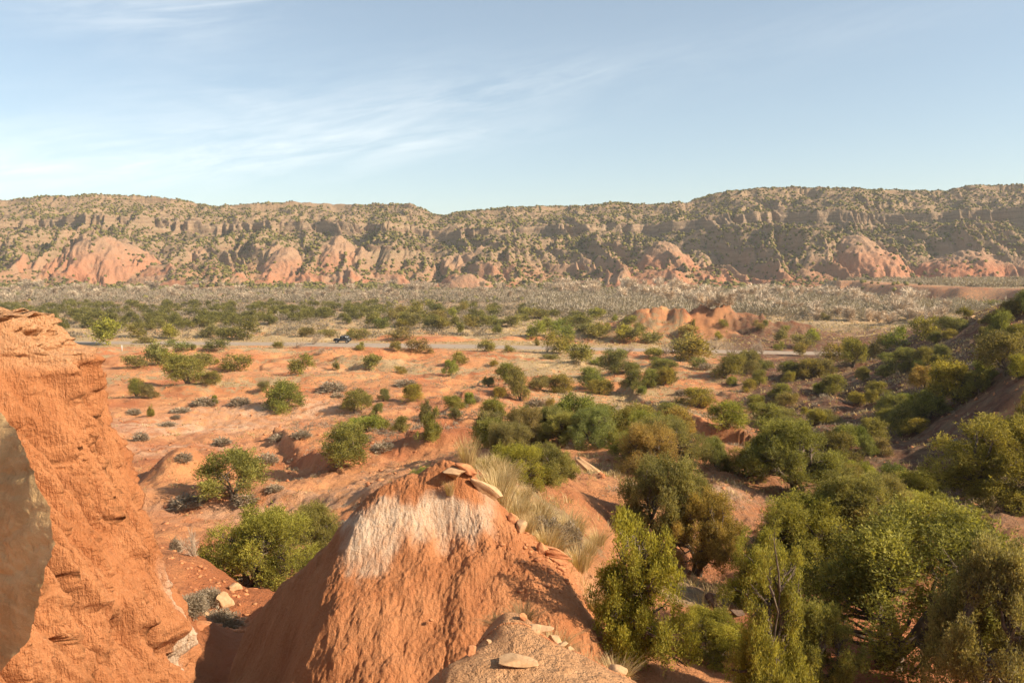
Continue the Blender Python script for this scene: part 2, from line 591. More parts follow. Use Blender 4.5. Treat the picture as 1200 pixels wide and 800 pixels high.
def mat_plain(name, col, rough=.8, spec=.3, metal=0.0, var=.25, scale=6):
    m, n, b = material(name, rough, spec)
    tc = n.new('ShaderNodeTexCoord').outputs['Object']
    f = n.ramp(n.noise(tc, scale, 4, .6), .35, .65)
    n.put(b.inputs['Base Color'], n.mix(f, col, tuple(q * (1 - var) for q in col)))
    b.inputs['Metallic'].default_value = metal
    return m


def mat_canyon():
    m, n, b = material('canyon_wall')
    geo = n.new('ShaderNodeNewGeometry').outputs['Position']
    n1 = n.noise(geo, .02, 6, .6)
    n2 = n.noise(geo, .11, 6, .65)
    sep = n.new('ShaderNodeSeparateXYZ')
    n.L.new(geo, sep.inputs[0])
    z = n.math('ADD', sep.outputs[2], n.math('MULTIPLY', n.math('SUBTRACT', n1, .5), 16))
    str_ = n.new('ShaderNodeCombineXYZ')
    n.put(str_.inputs[2], n.math('MULTIPLY', z, .22))
    bands = n.noise(str_.outputs[0], 1.0, 4, .6)
    low = n.math('SUBTRACT', 1.0, n.ramp(z, 8, 34))
    c = n.mix(n.ramp(bands, .42, .62), (.285, .185, .108), (.20, .115, .068))
    c = n.mix(n.math('MULTIPLY', low, n.ramp(n2, .3, .65)), c, (.36, .175, .09))
    red = n.math('MULTIPLY', n.attr('bare'), n.ramp(bands, .25, .6))
    c = n.mix(n.math('MULTIPLY', n.attr('bare'), .8), c, (.345, .20, .118))
    c = n.mix(n.math('MULTIPLY', n.attr('red'), n.ramp(n2, .2, .5)), c, (.36, .135, .065))
    c = n.mix(n.math('MULTIPLY', n.attr('cliff'), .7), c, n.mix(n.ramp(bands, .4, .6), (.30, .20, .125), (.17, .11, .075)))
    c = n.mix(n.math('MULTIPLY', n.ramp(n2, .42, .68), n.math('SUBTRACT', .40, n.math('MULTIPLY', n.attr('bare'), .5))), c, (.17, .13, .068))
    n.put(b.inputs['Base Color'], c)
    n.put(b.inputs['Normal'], n.bump(n.noise(geo, .35, 5, .7), .6, 3.0))
    return m


M = dict(
    ground=mat_ground(), spire=mat_clay('spire_clay'), mound=mat_clay('mound_clay', (1, .35, .35)), canyon=mat_canyon(),
    boulder=mat_rock('brown_sandstone', (.68, .425, .195), (.48, .285, .12), 2.2, .05),
    rock=mat_rock('tan_sandstone', (.50, .31, .17), (.38, .21, .10), 3.0, .03),
    redrock=mat_rock('red_sandstone', (.52, .23, .10), (.36, .13, .055), 3.0, .03),
    darkrock=mat_rock('dark_rock', (.16, .10, .065), (.09, .055, .04), 4.0, .03),
    greyrock=mat_rock('grey_rock', (.17, .145, .12), (.10, .085, .075), 2.0, .08),
    leaf=mat_leaf('juniper_leaf', (.130, .120, .034), (.420, .365, .092)),
    scrub=mat_leaf('scrub_leaf', (.19, .15, .105), (.42, .34, .25), .2),
    straw=mat_leaf('dry_grass_blade', (.36, .25, .12), (.62, .46, .24), .35),
    bark=mat_plain('juniper_bark', (.17, .125, .09), .9, .1, 0, .5, 9),
    deadwood=mat_plain('weathered_wood', (.36, .31, .26), .9, .1, 0, .4, 9),
    twig=mat_leaf('bare_twig', (.31, .235, .16), (.64, .53, .39), .0),
    asphalt=mat_plain('dusty_asphalt', (.36, .27, .20), .9, .2, 0, .15, .6),
    paint=mat_plain('dark_paint', (.022, .024, .03), .35, .5, 0, .1),
    glass=mat_plain('tinted_glass', (.02, .025, .03), .08, .6, 0, .1),
    rubber=mat_plain('tyre_rubber', (.02, .02, .02), .8, .2, 0, .2),
    metal=mat_plain('wheel_metal', (.35, .35, .36), .4, .5, .8, .1),
    lamp=mat_plain('lamp_glass', (.6, .58, .52), .2, .5, 0, .1),
    white=mat_plain('white_post', (.75, .73, .68), .7, .3, 0, .1),
    pole=mat_plain('pole_wood', (.15, .11, .08), .9, .1, 0, .3),
)

# ------------------------------------------------------------------ ground sheet
def attr_ground(x, y):
    """where straw, pale trodden clay, gravelly dirt and grey brush cover the ground"""
    n = fbm(x / 18, y / 10, 4, 61)
    n2 = fbm(x / 60, y / 35, 3, 62)
    grass = .08 + .30 * sst(95, 150, y) + .42 * sst(185, 215, y) + .35 * n * sst(60, 110, y) + .15 * n2
    rid = sst(-.12, .0, x / np.maximum(y, 1) + .02 * n)                    # the ridge side of the view is grassier than the flats
    grass = grass + rid * .28 * sst(60, 100, y) * (1 - sst(120, 160, y) * .5)
    # bare red ridge and cut bank beyond the road
    for u, v, d, rx, ry in ((795, 398, 226, 20, 10), (893, 400, 221, 17, 10), (560, 397, 216, 34, 5), (480, 392, 226, 14, 5)):
        cx, cy, _ = at(u, v, d)
        grass = grass - .75 * np.exp(-((x - cx) / rx) ** 2 - ((y - cy) / ry) ** 2)
    d, e = side(x, y, P2((985, 333, 640), (1020, 338, 560), (1060, 343, 500), (1120, 351, 440), (1210, 362, 400), (1400, 370, 380)))
    grass = grass - .9 * np.exp(-((d + 1) / 13) ** 2) * sst(260, 330, y) * np.exp(-(np.maximum(e - 30, 0) / 40) ** 2)
    # straw patches named by where they lie
    for u, v, dd, rx, ry, a in ((815, 690, 19, 1.5, 2.6, .8), (1150, 625, 20.3, 4, .8, .7), (620, 590, 18, 2.2, 4, .75), (690, 562, 33, 2.4, 3.5, .45), (800, 498, 90, 9, 5, .5),
                                (330, 575, 62, 5, 2, .35), (330, 455, 135, 9, 6, .3), (690, 430, 160, 18, 8, .4), (760, 470, 112, 8, 8, .4), (300, 372, 300, 60, 30, .4)):
        cx, cy, _ = at(u, v, dd)
        grass = grass + a * np.exp(-((x - cx) / rx) ** 2 - ((y - cy) / ry) ** 2)
    pale = np.zeros_like(n)
    for u, v, dd, rx, ry, a in ((230, 500, 96, 12, 7, 1.), (330, 485, 106, 14, 5, .9), (215, 535, 78, 7, 4, .8), (300, 600, 52, 9, 3, .6), (460, 570, 58, 4, 4, .5), (640, 480, 104, 9, 4, .5),
                                (860, 578, 35, 3, 2.2, 1.), (395, 430, 158, 20, 6, .4), (430, 480, 108, 10, 6, .4), (380, 600, 49, 5, 3, .7)):
        cx, cy, _ = at(u, v, dd)
        pale = np.maximum(pale, 1.25 * a * np.exp(-((x - cx) / rx) ** 2 - ((y - cy) / ry) ** 2))
    dirt = (1 - sst(6.2, 8.6, y)) * .75 + .55 * np.exp(-((x - 3.4) / 2.6) ** 2 - ((y - 35) / 3.5) ** 2)
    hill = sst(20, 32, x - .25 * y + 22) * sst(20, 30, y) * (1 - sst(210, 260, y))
    grass = grass - .12 * sst(300, 380, y)
    brush = sst(228, 290, y) * (.95 - .35 * sst(-.1, .15, x / np.maximum(y, 1)) * (1 - sst(300, 360, y))) + hill * .5 + .35 * sst(14, 20, y) * sst(2, 5, x) * (1 - sst(34, 46, y))
    grass = grass + hill * .12 - .1 * (1 - sst(26, 40, y))
    soil = hill * sst(-.6, -.2, n + .25)  # hillside shade put into the ground colour as a darker tone
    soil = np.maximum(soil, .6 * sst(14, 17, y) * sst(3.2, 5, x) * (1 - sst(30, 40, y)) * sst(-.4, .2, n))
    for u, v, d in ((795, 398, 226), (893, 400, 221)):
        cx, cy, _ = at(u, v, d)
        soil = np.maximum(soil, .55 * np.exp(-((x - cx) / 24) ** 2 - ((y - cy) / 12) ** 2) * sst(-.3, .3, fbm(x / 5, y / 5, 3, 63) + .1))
    return grass, pale, dirt, brush, soil


def build_ground():
    t = np.concatenate([np.linspace(-1.6, -.78, 50)[:-1], np.linspace(-.78, .82, 980), np.linspace(.82, 1.6, 50)[1:]])
    yy = np.concatenate([np.geomspace(5.0, 40, 560), np.geomspace(40, 320, 520)[1:], np.geomspace(320, 2650, 150)[1:]])
    X = t[None, :] * yy[:, None]
    Y = np.broadcast_to(yy[:, None] - 7.0, X.shape)
    Z = ground(X, Y)
    Z = Z * (1 - sst(900, 1300, Y))
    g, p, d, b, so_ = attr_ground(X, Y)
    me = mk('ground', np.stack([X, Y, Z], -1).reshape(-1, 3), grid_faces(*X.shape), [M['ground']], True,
            dict(grass=g.ravel(), pale=p.ravel(), dirt=d.ravel(), brush=b.ravel(), soil_and_shade=so_.ravel()))
    tag(link('ground', me), 'red clay and straw covered canyon floor rising toward the viewer', 'ground', kind='structure')


build_ground()


def build_road():
    pts = []
    for (x0, y0), (x1, y1) in zip(ROAD[:-1], ROAD[1:]):
        for k in range(24):
            pts.append((x0 + (x1 - x0) * k / 24, y0 + (y1 - y0) * k / 24))
    pts = np.array(pts)
    V = []
    for i, p in enumerate(pts):
        tv = pts[min(i + 1, len(pts) - 1)] - pts[max(i - 1, 0)]
        tv = tv / np.linalg.norm(tv)
        nrm = np.array([-tv[1], tv[0]])
        if nrm[1] < 0:
            nrm = -nrm
        pull = 3.0 * math.exp(-((p[0] + 30) / 26) ** 2)
        for q, z in ((-3.7 - pull, .02), (-3.4 - pull, .06), (0, .10), (3.4, .06), (3.7, .02)):
            w = p + nrm * (q + .25 * perlin(p[0] / 3, q * 7, 71))
            V.append((w[0], w[1], z))
    tag(link('road', mk('road', V, grid_faces(len(pts), 5), [M['asphalt']], True)), 'dusty grey paved road crossing the canyon floor', 'road', kind='structure')


build_road()

# ------------------------------------------------------------------ far canyon wall
RIM_U = [-900, -500, -250, -100, 0, 60, 110, 190, 215, 250, 300, 345, 400, 480, 492, 505, 520, 540, 600, 660, 690, 718, 750, 800, 840, 900, 960, 1040, 1100, 1130, 1200, 1350, 1600, 2000, 2400]
RIM_V = [236, 232, 238, 240, 237, 233, 230, 232, 236, 243, 241, 238, 241, 241, 246, 252, 254, 250, 244, 243, 243, 239, 242, 239, 228, 222, 222, 225, 226, 220, 218, 214, 220, 216, 218]
PS = [0, .10, .22, .36, .50, .60, .64, .67, .76, .86, .955, .985, 1.0, 1.3]
PZ = [0, .05, .17, .33, .47, .56, .585, .68, .73, .83, .93, .985, 1.0, 1.02]
CONES = [(118, 274, 790, 58, 50, 1.0, .55), (335, 288, 805, 34, 50, .9, .5), (395, 276, 830, 44, 60, .8, .5), (548, 320, 730, 24, 22, .7, .2), (775, 280, 805, 42, 55, .9, .7),
         (1003, 273, 815, 50, 66, .9, .6), (1140, 292, 790, 70, 55, .8, .9)]


def canyon(x, y):
    u = 600 + FPX * x / y * 1.0
    rimv = np.interp(u + 5 * perlin(u / 40, u * 0, 81), RIM_U, RIM_V)
    R = 1060 + 60 * fbm(x / 260, x * 0, 2, 82)
    zr = EYE + (312 - rimv) / FPX * R
    y0 = 700 + 35 * fbm(x / 150, x * 0 + 3, 2, 83)
    s = (y - y0) / (R - y0)
    xs = x + .28 * (y - 800)
    xs = xs + 22 * fbm(x / 70, y / 90, 3, 95)
    sp = ridged(xs / 135, y / 420, 2, 84) - .62
    sp2 = ridged(xs / 44, y / 150, 3, 85) - .6
    sp3 = ridged(xs / 17, y / 60, 3, 90) - .6
    right = sst(520, 900, u)
    w = np.exp(-((s - .42) / .36) ** 2)
    ss = s + w * .27 * sp + (w + .3 * np.exp(-((s - .85) / .2) ** 2)) * (.21 + .03 * right) * sp2 + w * .13 * sp3 + .05 * fbm(x / 90, y / 90, 3, 94)
    ss = np.where(s > .995, np.maximum(ss, s), ss)
    pz = np.interp(ss, PS, PZ)
    z = zr * pz
    bare, red = np.zeros_like(z), np.zeros_like(z)
    for cu, cv, cy, rx, ry, ba, re_ in CONES:
        cx, cy2, cz = at(cu, cv, cy)
        dx, dy = (x - cx) / rx, (y - cy2) / ry
        r = np.sqrt(dx * dx + np.where(dy > 0, dy * .45, dy) ** 2) * (1 + .13 * fbm(x / 26, y / 40, 4, 86)) + .13 * (ridged(xs / 11 + .8 * fbm(x / 25, y / 25, 2, 93), y / 30, 3, 91) - .6)
        c = cz * np.clip(1.05 - r * .92, 0, .93) ** .75
        m = c > z
        bare = np.where(m, np.maximum(bare, ba), bare)
        red = np.where(m, np.maximum(red, re_ * sst(.3, .8, r)), red)
        z = np.maximum(z, c)
    z = z + 2.0 * sst(.03, .15, s) * fbm(x / 16, y / 16, 4, 87) + (s < .97) * 1.2 * fbm(x / 5, y / 5, 2, 89) * sst(.03, .15, s)
    z = z - 1.5 * (1 - sst(-.06, .02, s))
    cl = sst(.6, .64, ss) * (1 - sst(.67, .70, ss)) * (.45 + .55 * right)
    bare = np.maximum(bare, .7 * sst(.12, .4, fbm(x / 55, y / 45, 3, 92)) * sst(.02, .1, s) * (1 - sst(.35, .5, s)))
    lowred = (1 - sst(.08, .30, s)) * sst(.05, .3, fbm(x / 60, y / 40, 3, 88) + .25 * right) * sst(-.02, .03, s)
    return z, np.maximum(bare, .0), np.maximum(red, lowred * .8), cl, ss


def build_canyon():
    t = np.concatenate([np.linspace(-1.9, -.72, 200)[:-1], np.linspace(-.72, .72, 1000), np.linspace(.72, 1.9, 200)[1:]])
    yy = np.concatenate([np.linspace(640, 1110, 300), np.geomspace(1112, 2600, 30)])
    X = t[None, :] * yy[:, None]
    Y = np.broadcast_to(yy[:, None], X.shape)
    z, ba, re_, cl, _ = canyon(X, Y)
    me = mk('canyon_hills', np.stack([X, Y, z], -1).reshape(-1, 3), grid_faces(*X.shape), [M['canyon']], True, dict(bare=ba.ravel(), red=re_.ravel(), cliff=cl.ravel()))
    tag(link('canyon_hills', me), 'long flat topped canyon rim with banded slopes and red badland spurs', 'canyon wall', kind='structure')


build_canyon()


# ------------------------------------------------------------------ the spire
def build_spire():
    zs_, xf_ = [11.5, 13.5, 14.6, 15.25, 15.85, 16.7, 17.5, 18.1, 18.6, 18.86, 18.93, 19.04, 19.10, 19.2, 19.38, 19.47], [-2.2, -2.85, -3.3, -3.60, -3.75, -3.95, -4.22, -4.42, -4.54, -4.62, -4.58, -4.64, -4.86, -4.94, -5.02, -5.1]
    xc, yc, b0, n = -8.6, 3.2, 6.5, 8.0
    th = np.linspace(-np.pi, np.pi, 6000)
    cs, sn = np.cos(th), np.sin(th)
    ex = np.sign(cs) * np.abs(cs) ** (2 / n)
    ey = np.sign(sn) * np.abs(sn) ** (2 / n)
    px, py = 4.2 * ex, b0 * ey
    arc = np.concatenate([[0], np.cumsum(np.hypot(np.diff(px), np.diff(py)))])
    i0 = np.argmin(np.abs(py - (1.2 - yc)) + 10 * (px < 3))
    i1 = np.argmin(np.abs(px + .5) + 10 * (py < 4))
    tgt = np.concatenate([np.linspace(0, arc[i0], 90)[:-1], np.linspace(arc[i0], arc[i1], 760), np.linspace(arc[i1], arc[-1], 50)[1:-1]])
    ux, uy = np.interp(tgt, arc, ex), np.interp(tgt, arc, ey)
    nc = len(tgt)
    sa = tgt - arc[i0]
    rows = np.concatenate([np.linspace(11.5, 14.2, 60)[:-1], np.linspace(14.2, 19.47, 430)])
    Z0 = np.broadcast_to(rows[:, None], (len(rows), nc)).copy()
    S = np.broadcast_to(sa[None, :], Z0.shape)
    k0 = np.argmin(np.abs(py + yc - 8.5) + 10 * (px < 3))
    near = 1 - sst(arc[k0] - arc[i0] - 1.0, arc[k0] - arc[i0] - .1, S + .25 * perlin(Z0 * 1.5, S * .8, 112))
    worn = np.interp(Z0, [11.5, 13.5, 14.6, 15.25, 15.85, 16.7, 17.5, 18.1, 18.6, 18.9, 19.2, 19.47], [-2.2, -2.85, -3.3, -3.60, -3.75, -3.95, -4.25, -4.52, -4.82, -5.08, -5.5, -6.1])
    a = np.interp(Z0, zs_, xf_) * (1 - near) + worn * near - xc
    b = b0 + .55 * (19 - Z0) / 4 * .6 - .15 * sst(19.05, 19.15, Z0)
    # outward normal in plan
    gx = np.gradient(px[0] * 0 + np.interp(tgt, arc, px))
    gy = np.gradient(np.interp(tgt, arc, py))
    nl = np.hypot(gx, gy) + 1e-9
    nx, ny = (gy / nl)[None, :], (-gx / nl)[None, :]
    cap = sst(18.92, 19.04, Z0 + .12 * perlin(S * 1.6, Z0 * 0, 91))
    cap = cap * (1 - near)
    wz = Z0 + .10 * fbm(S / .8, Z0 / 3.5, 3, 90)
    ws = S + .03 * fbm(S / .4, Z0 / .7, 3, 89) + .10 * (Z0 - 17)
    d = .26 * (ridged(ws / 1.1, wz / 9.0, 2, 92) - .55)
    d = d + .17 * (ridged(ws / .40, wz / 4.5, 2, 93) - .6)
    patch = sst(-.35, .25, fbm(S / 1.3, Z0 / 1.2, 2, 107))
    d = d - .34 * (1 - np.abs(perlin(ws / .30, wz / 2.6, 94))) ** 10 * patch
    d = d - .17 * (1 - np.abs(perlin(ws / .115, wz / 1.1, 104))) ** 8 * (.3 + .7 * patch)
    d = d - .035 * (1 - np.abs(perlin(ws / .05, wz / .45, 109))) ** 4
    d = d + .022 * fbm(S / .07, wz / .10, 4, 95, .6)
    d = d - .20 * sst(.40, .52, fbm(ws / .13, wz / .55, 2, 105)) * patch
    d = d + .09 * sst(.0, .18, fbm(ws / .34, wz / 1.5, 2, 108)) + .06 * sst(.1, .2, fbm(ws / .16, wz / .8, 2, 110))
    d = d * (1 - .35 * cap)
    # blocky cap rock: courses that jut and recede
    cz = Z0 + .10 * fbm(S / .7, Z0 * 2, 3, 97)
    d = d + cap * (.012 * np.tanh(6 * np.sin(cz * 2 * np.pi / .21)) + .05 * np.tanh(4 * perlin(S / .26, cz / .24, 98)) + .05 * np.tanh(5 * perlin(S / .11, cz / .10, 106)) + .05 * fbm(S / .06, Z0 / .06, 3, 111))
    # tall niche below the cap and a slanting crack lower down
    k = np.argmin(np.abs(py + yc - 8.5) + 10 * (px < 3))
    s1 = arc[k] - arc[i0]
    d = d - .42 * np.exp(-((S - s1) / .15) ** 4) * sst(18.1, 18.2, Z0) * (1 - sst(18.9, 18.97, Z0))
    d = d - .28 * np.exp(-((S - s1 - .42) / .05) ** 2) * sst(17.6, 18.2, Z0) * (1 - sst(18.9, 18.97, Z0))
    d = d - .25 * np.exp(-((S - s1 - .80) / .05) ** 2) * sst(17.3, 18, Z0) * (1 - sst(18.9, 18.97, Z0))
    ck = (Z0 - 16.55) + .75 * (S - s1 + 1.1) + .12 * fbm(S * 2, Z0 * 2, 2, 99)
    d = d + (.20 * np.tanh(9 * ck) * np.exp(-np.abs(ck) / .5)) * np.exp(-((S - s1 + .2) / 1.5) ** 4)
    d = d * sst(11.5, 12.2, Z0)
    X = xc + a * ux[None, :] + nx * d
    Y = yc + b * uy[None, :] + ny * d
    pale = 1.15 * np.exp(-((S - (s1 + 0.30)) / .36) ** 2) * (1 - sst(16.2, 17.2, Z0)) + .15 * sst(0, .4, fbm(S / .8, Z0 / 3, 3, 100)) * (1 - cap)
    stone = .75 * cap
    V = [np.stack([X, Y, Z0], -1).reshape(-1, 3)]
    # broken top, shrinking to the middle
    at_p, at_s = [pale.ravel()], [stone.ravel()]
    tx, ty = X[-1], Y[-1]
    nt = 46
    for k in range(1, nt + 1):
        f = 1 - (k / nt) ** 1.0 * .999
        qx, qy = xc + 1.5 + (tx - xc - 1.5) * f, yc + (ty - yc) * f
        z = 19.47 + .02 * sst(0, .1, 1 - f) + .05 * np.tanh(4 * perlin(qx * 3.1, qy * 3.1, 101)) * sst(0, .06, 1 - f) + .05 * fbm(qx * 5, qy * 5, 3, 102) - .02 * (9 - qy) * sst(0, .1, 1 - f)
        V.append(np.stack([qx, qy, z], -1))
        at_p.append(np.zeros(nc))
        at_s.append(np.full(nc, .8))
    V = np.concatenate(V)
    nr = len(V) // nc
    i = np.arange(nr * nc).reshape(nr, nc)
    j = np.roll(i, -1, 1)
    F = np.stack([i[:-1], j[:-1], j[1:], i[1:]], -1).reshape(-1, 4)
    me = mk('clay_spire', V, F, [M['spire']], True, dict(pale=np.concatenate(at_p), stone=np.concatenate(at_s)))
    tag(link('clay_spire', me), 'tall sunlit orange clay fin with fluted flank and broken cap rock', 'rock spire')


build_spire()


def build_mound():
    x = np.linspace(MX0, MX1, 720)
    y = np.linspace(MY0, MY1, 640)
    X, Y = np.meshgrid(x, y)
    Z = mound(X, Y)
    base = MBASE(X, Y)
    w = .16 * fbm(X * 1.4, Y * 1.4, 4, 110)
    rg = perlin(X * 5, Y * 1.2, 111) * .12
    band = sst(15.30, 15.85, base + w * 1.3 + rg * .4 - .07 * (X + 1)) * (1 - sst(15.95, 16.5, base + w * 1.8 - .10 * (X + 1)))
    band = band * (1 - .9 * sst(-.65, .2, X + .6 * w)) * sst(-3.3, -2.75, X + .4 * w)
    pale = band * .86 + .28 * np.exp(-((X + 2.0) / .5) ** 2 - ((Y - 12) / .6) ** 2)
    stone = .6 * sst(.9, 1.6, X + .4 * w) * sst(12.2, 12.8, Y)
    me = mk('clay_mound', np.stack([X, Y, Z], -1).reshape(-1, 3), grid_faces(*X.shape), [M['mound']], True, dict(pale=pale.ravel(), stone=stone.ravel()))
    tag(link('clay_mound', me), 'steep red clay mound with a chalky white band below its crest', 'clay mound')


build_mound()


# ------------------------------------------------------------------ rocks
def ico(sub):
    import bmesh
    bm = bmesh.new()
    bmesh.ops.create_icosphere(bm, subdivisions=sub, radius=1)
    V = np.array([v.co[:] for v in bm.verts])
    F = np.array([[v.index for v in f.verts] for f in bm.faces])
    bm.free()
    return V, F


ICO = {k: ico(k) for k in (1, 2, 4, 5)}


def rock_mesh(name, seed, dims, mat, sub=4, cuts=9, layered=0.0, rough=.03):
    V, F = ICO[sub]
    V = V.copy()
    r = np.random.RandomState(seed)
    for k in range(cuts):
        nn = r.normal(size=3)
        nn /= np.linalg.norm(nn)
        off = r.uniform(.38, .74)
        d = V @ nn - off
        V = V - np.clip(d, 0, None)[:, None] * nn * 1.0
    p = V * 2.2 + seed
    q = fbm(p[:, 0] + p[:, 2], p[:, 1] - p[:, 2] * .7, 4, seed % 50)
    V = V * (1 + rough * 1.6 * q)[:, None]
    if layered:
        V[:, :2] *= (1 + layered * np.tanh(4 * np.sin(V[:, 2] * 9 + q)))[:, None]
    V = V * np.array(dims) / 2
    return mk(name, V, F, [mat], False)


ROCKS = [  # u, v, distance (None: found on the ground), size x y z (m), tilt, material, layering, label
    (533, 553, 13.2, (.62, .5, .30), (.1, .12, .3), 'rock', .03, 'rounded tan cap stone on the very top of the banded mound'),
    (547, 571, 13.3, (.42, .36, .26), (.2, .35, .6), 'redrock', .05, 'small angular red block wedged under the rounded cap stone'),
    (574, 596, 13.3, (.95, .42, .34), (.1, .62, .25), 'rock', .05, 'long tilted tan slab on the grassy shoulder of the banded mound'),
    (601, 629, 13.2, (.34, .3, .24), (.3, .2, .2), 'redrock', .04, 'small red lump just below the long tilted slab'),
    (611, 643, 13.1, (.36, .32, .34), (.1, .3, .9), 'rock', .03, 'upright square block below the grass on the mound shoulder'),
    (651, 647, 13.0, (.66, .45, .24), (.05, .22, .1), 'redrock', .08, 'overhanging orange ledge rock beside the nearest juniper'),
    (655, 662, 12.9, (.55, .4, .24), (.1, .3, .4), 'redrock', .06, 'lower ledge rock tucked beneath the overhanging orange one'),
    (634, 665, 12.8, (.32, .3, .36), (.2, .1, .4), 'redrock', .05, 'stubby red block in the crumbling gap below the ledge rocks'),
    (690, 546, 34, (2.6, 1.0, .5), (.25, .62, .15), 'rock', .08, 'thick pale slab tilted on the bare knoll amid the junipers'),
    (653, 549, 34.5, (.8, .6, .45), (.1, .1, .4), 'redrock', .06, 'low brown block at the shaded edge of the slab knoll'),
    (262, 712, 27.5, (1.25, .95, .9), (.1, .1, .5), 'rock', .03, 'round tan boulder at the gully bottom under the bushy juniper'),
    (232, 735, 24.5, (.9, .7, .5), (.2, .1, .2), 'rock', .05, 'flat boulder in the gully in front of the round boulder'),
    (252, 745, 23, (.6, .5, .32), (.1, .2, 1.0), 'redrock', .05, 'small reddish stone on the gully floor before the boulders'),
    (285, 722, 26.5, (.7, .6, .4), (.1, .2, 2.0), 'redrock', .04, 'red stone half hidden behind the foot of the banded mound'),
    (836, 712, None, (.75, .55, .36), (.1, .45, .2), 'darkrock', .06, 'dark fallen rock below the dry grass slope in the ravine'),
    (862, 722, None, (.5, .4, .25), (.1, .3, .8), 'darkrock', .06, 'smaller dark rock lying in the ravine shade'),
    (633, 745, 7.0, (.21, .15, .05), (.12, .18, .3), 'rock', .0, 'thin flat flagstone on top of the stony hump'),
    (651, 744, 7.0, (.15, .13, .09), (.3, .5, .2), 'rock', .0, 'steeply propped stone leaning beside the thin flagstone'),
    (614, 754, 6.9, (.085, .07, .075), (.2, .1, .7), 'redrock', .0, 'stubby reddish stone before the thin flagstone'),
    (628, 758, 6.8, (.13, .09, .05), (.1, .1, .2), 'rock', .0, 'low beige stone between the stubby one and the pebbles'),
    (658, 761, 6.8, (.10, .08, .06), (.1, .1, .9), 'rock', .0, 'small round stone at the edge of the pebbles'),
    (722, 778, 6.9, (.16, .14, .10), (.3, .1, .9), 'rock', .02, 'pale stone half buried in straw at the edge of the hump'),
    (604, 796, 6.2, (.50, .30, .09), (-.12, .12, .15), 'rock', .0, 'broad smooth slab at the bottom edge of the stony hump'),
    (552, 790, 6.45, (.10, .085, .07), (.1, .1, .1), 'redrock', .0, 'lone knobbly stone beside the broad smooth slab'),
    (573, 768, 6.6, (.07, .05, .035), (.1, .1, 1.1), 'rock', .0, 'small pebble stone on the bare earth of the hump'),
    (668, 778, 6.7, (.09, .06, .045), (.1, .2, .4), 'rock', .0, 'flat pebble on the sandy side of the hump'),
    (1122, 527, None, (3.0, 2.0, 1.3), (.1, .1, .3), 'greyrock', .05, 'rough grey outcrop on the shaded hillside'),
    (1060, 472, None, (1.3, .9, .7), (.1, .1, .2), 'greyrock', .04, 'pale grey boulder among hillside junipers'),
    (1140, 373, None, (2.2, 1.2, .8), (.1, .05, .2), 'rock', .05, 'flat capstone on the hillside crest among dark junipers'),
    (1043, 405, None, (2.4, 1.2, .9), (.1, .05, .2), 'rock', .05, 'pale ledge block at the low end of the hillside crest'),
    (238, 772, 18.5, (.55, .45, .3), (.1, .2, .7), 'redrock', .04, 'red block on the gully floor at the shaded foot of the banded mound'),
    (218, 752, 20.5, (.42, .36, .24), (.2, .1, .2), 'rock', .04, 'pale stone against the spire foot in the gully'),
    (276, 706, 29.5, (.8, .6, .45), (.1, .2, 1.2), 'rock', .05, 'tan block beside the round boulder below the bushy juniper'),
    (244, 722, 26, (.5, .4, .3), (.1, .3, .1), 'rock', .05, 'tan stone between the round and the flat gully boulders'),
    (505, 778 - 52, 11.2, (.12, .1, .07), (.1, .1, .2), 'redrock', .0, 'clod of clay resting on the front of the banded mound'),
]


def put_rock(i, r):
    u, v, d, dims, rot, mat, lay, label = r
    if d is None:
        x, y, z = hit(u, v)
    else:
        x, y, _ = at(u, v, d)
        z = float(surface(np.array([x]), np.array([y]))[0]) if y > 14.6 or y < 8 else max(at(u, v, d)[2], float(mound(np.array([x]), np.array([y]))[0]) + dims[2] * .2)
    if y < 7.6 and dims[0] < .4:
        dims = tuple(q * 1.45 for q in dims)
    me = rock_mesh('rock', 300 + i * 7, dims, M[mat], 4, 16, lay * .7)
    o = link('rock', me, None, (x, y, z + dims[2] * (.24 if y > 14.6 or y < 8 else .0)), rot)
    tag(o, label, 'rock')


for i, r in enumerate(ROCKS):
    put_rock(i, r)


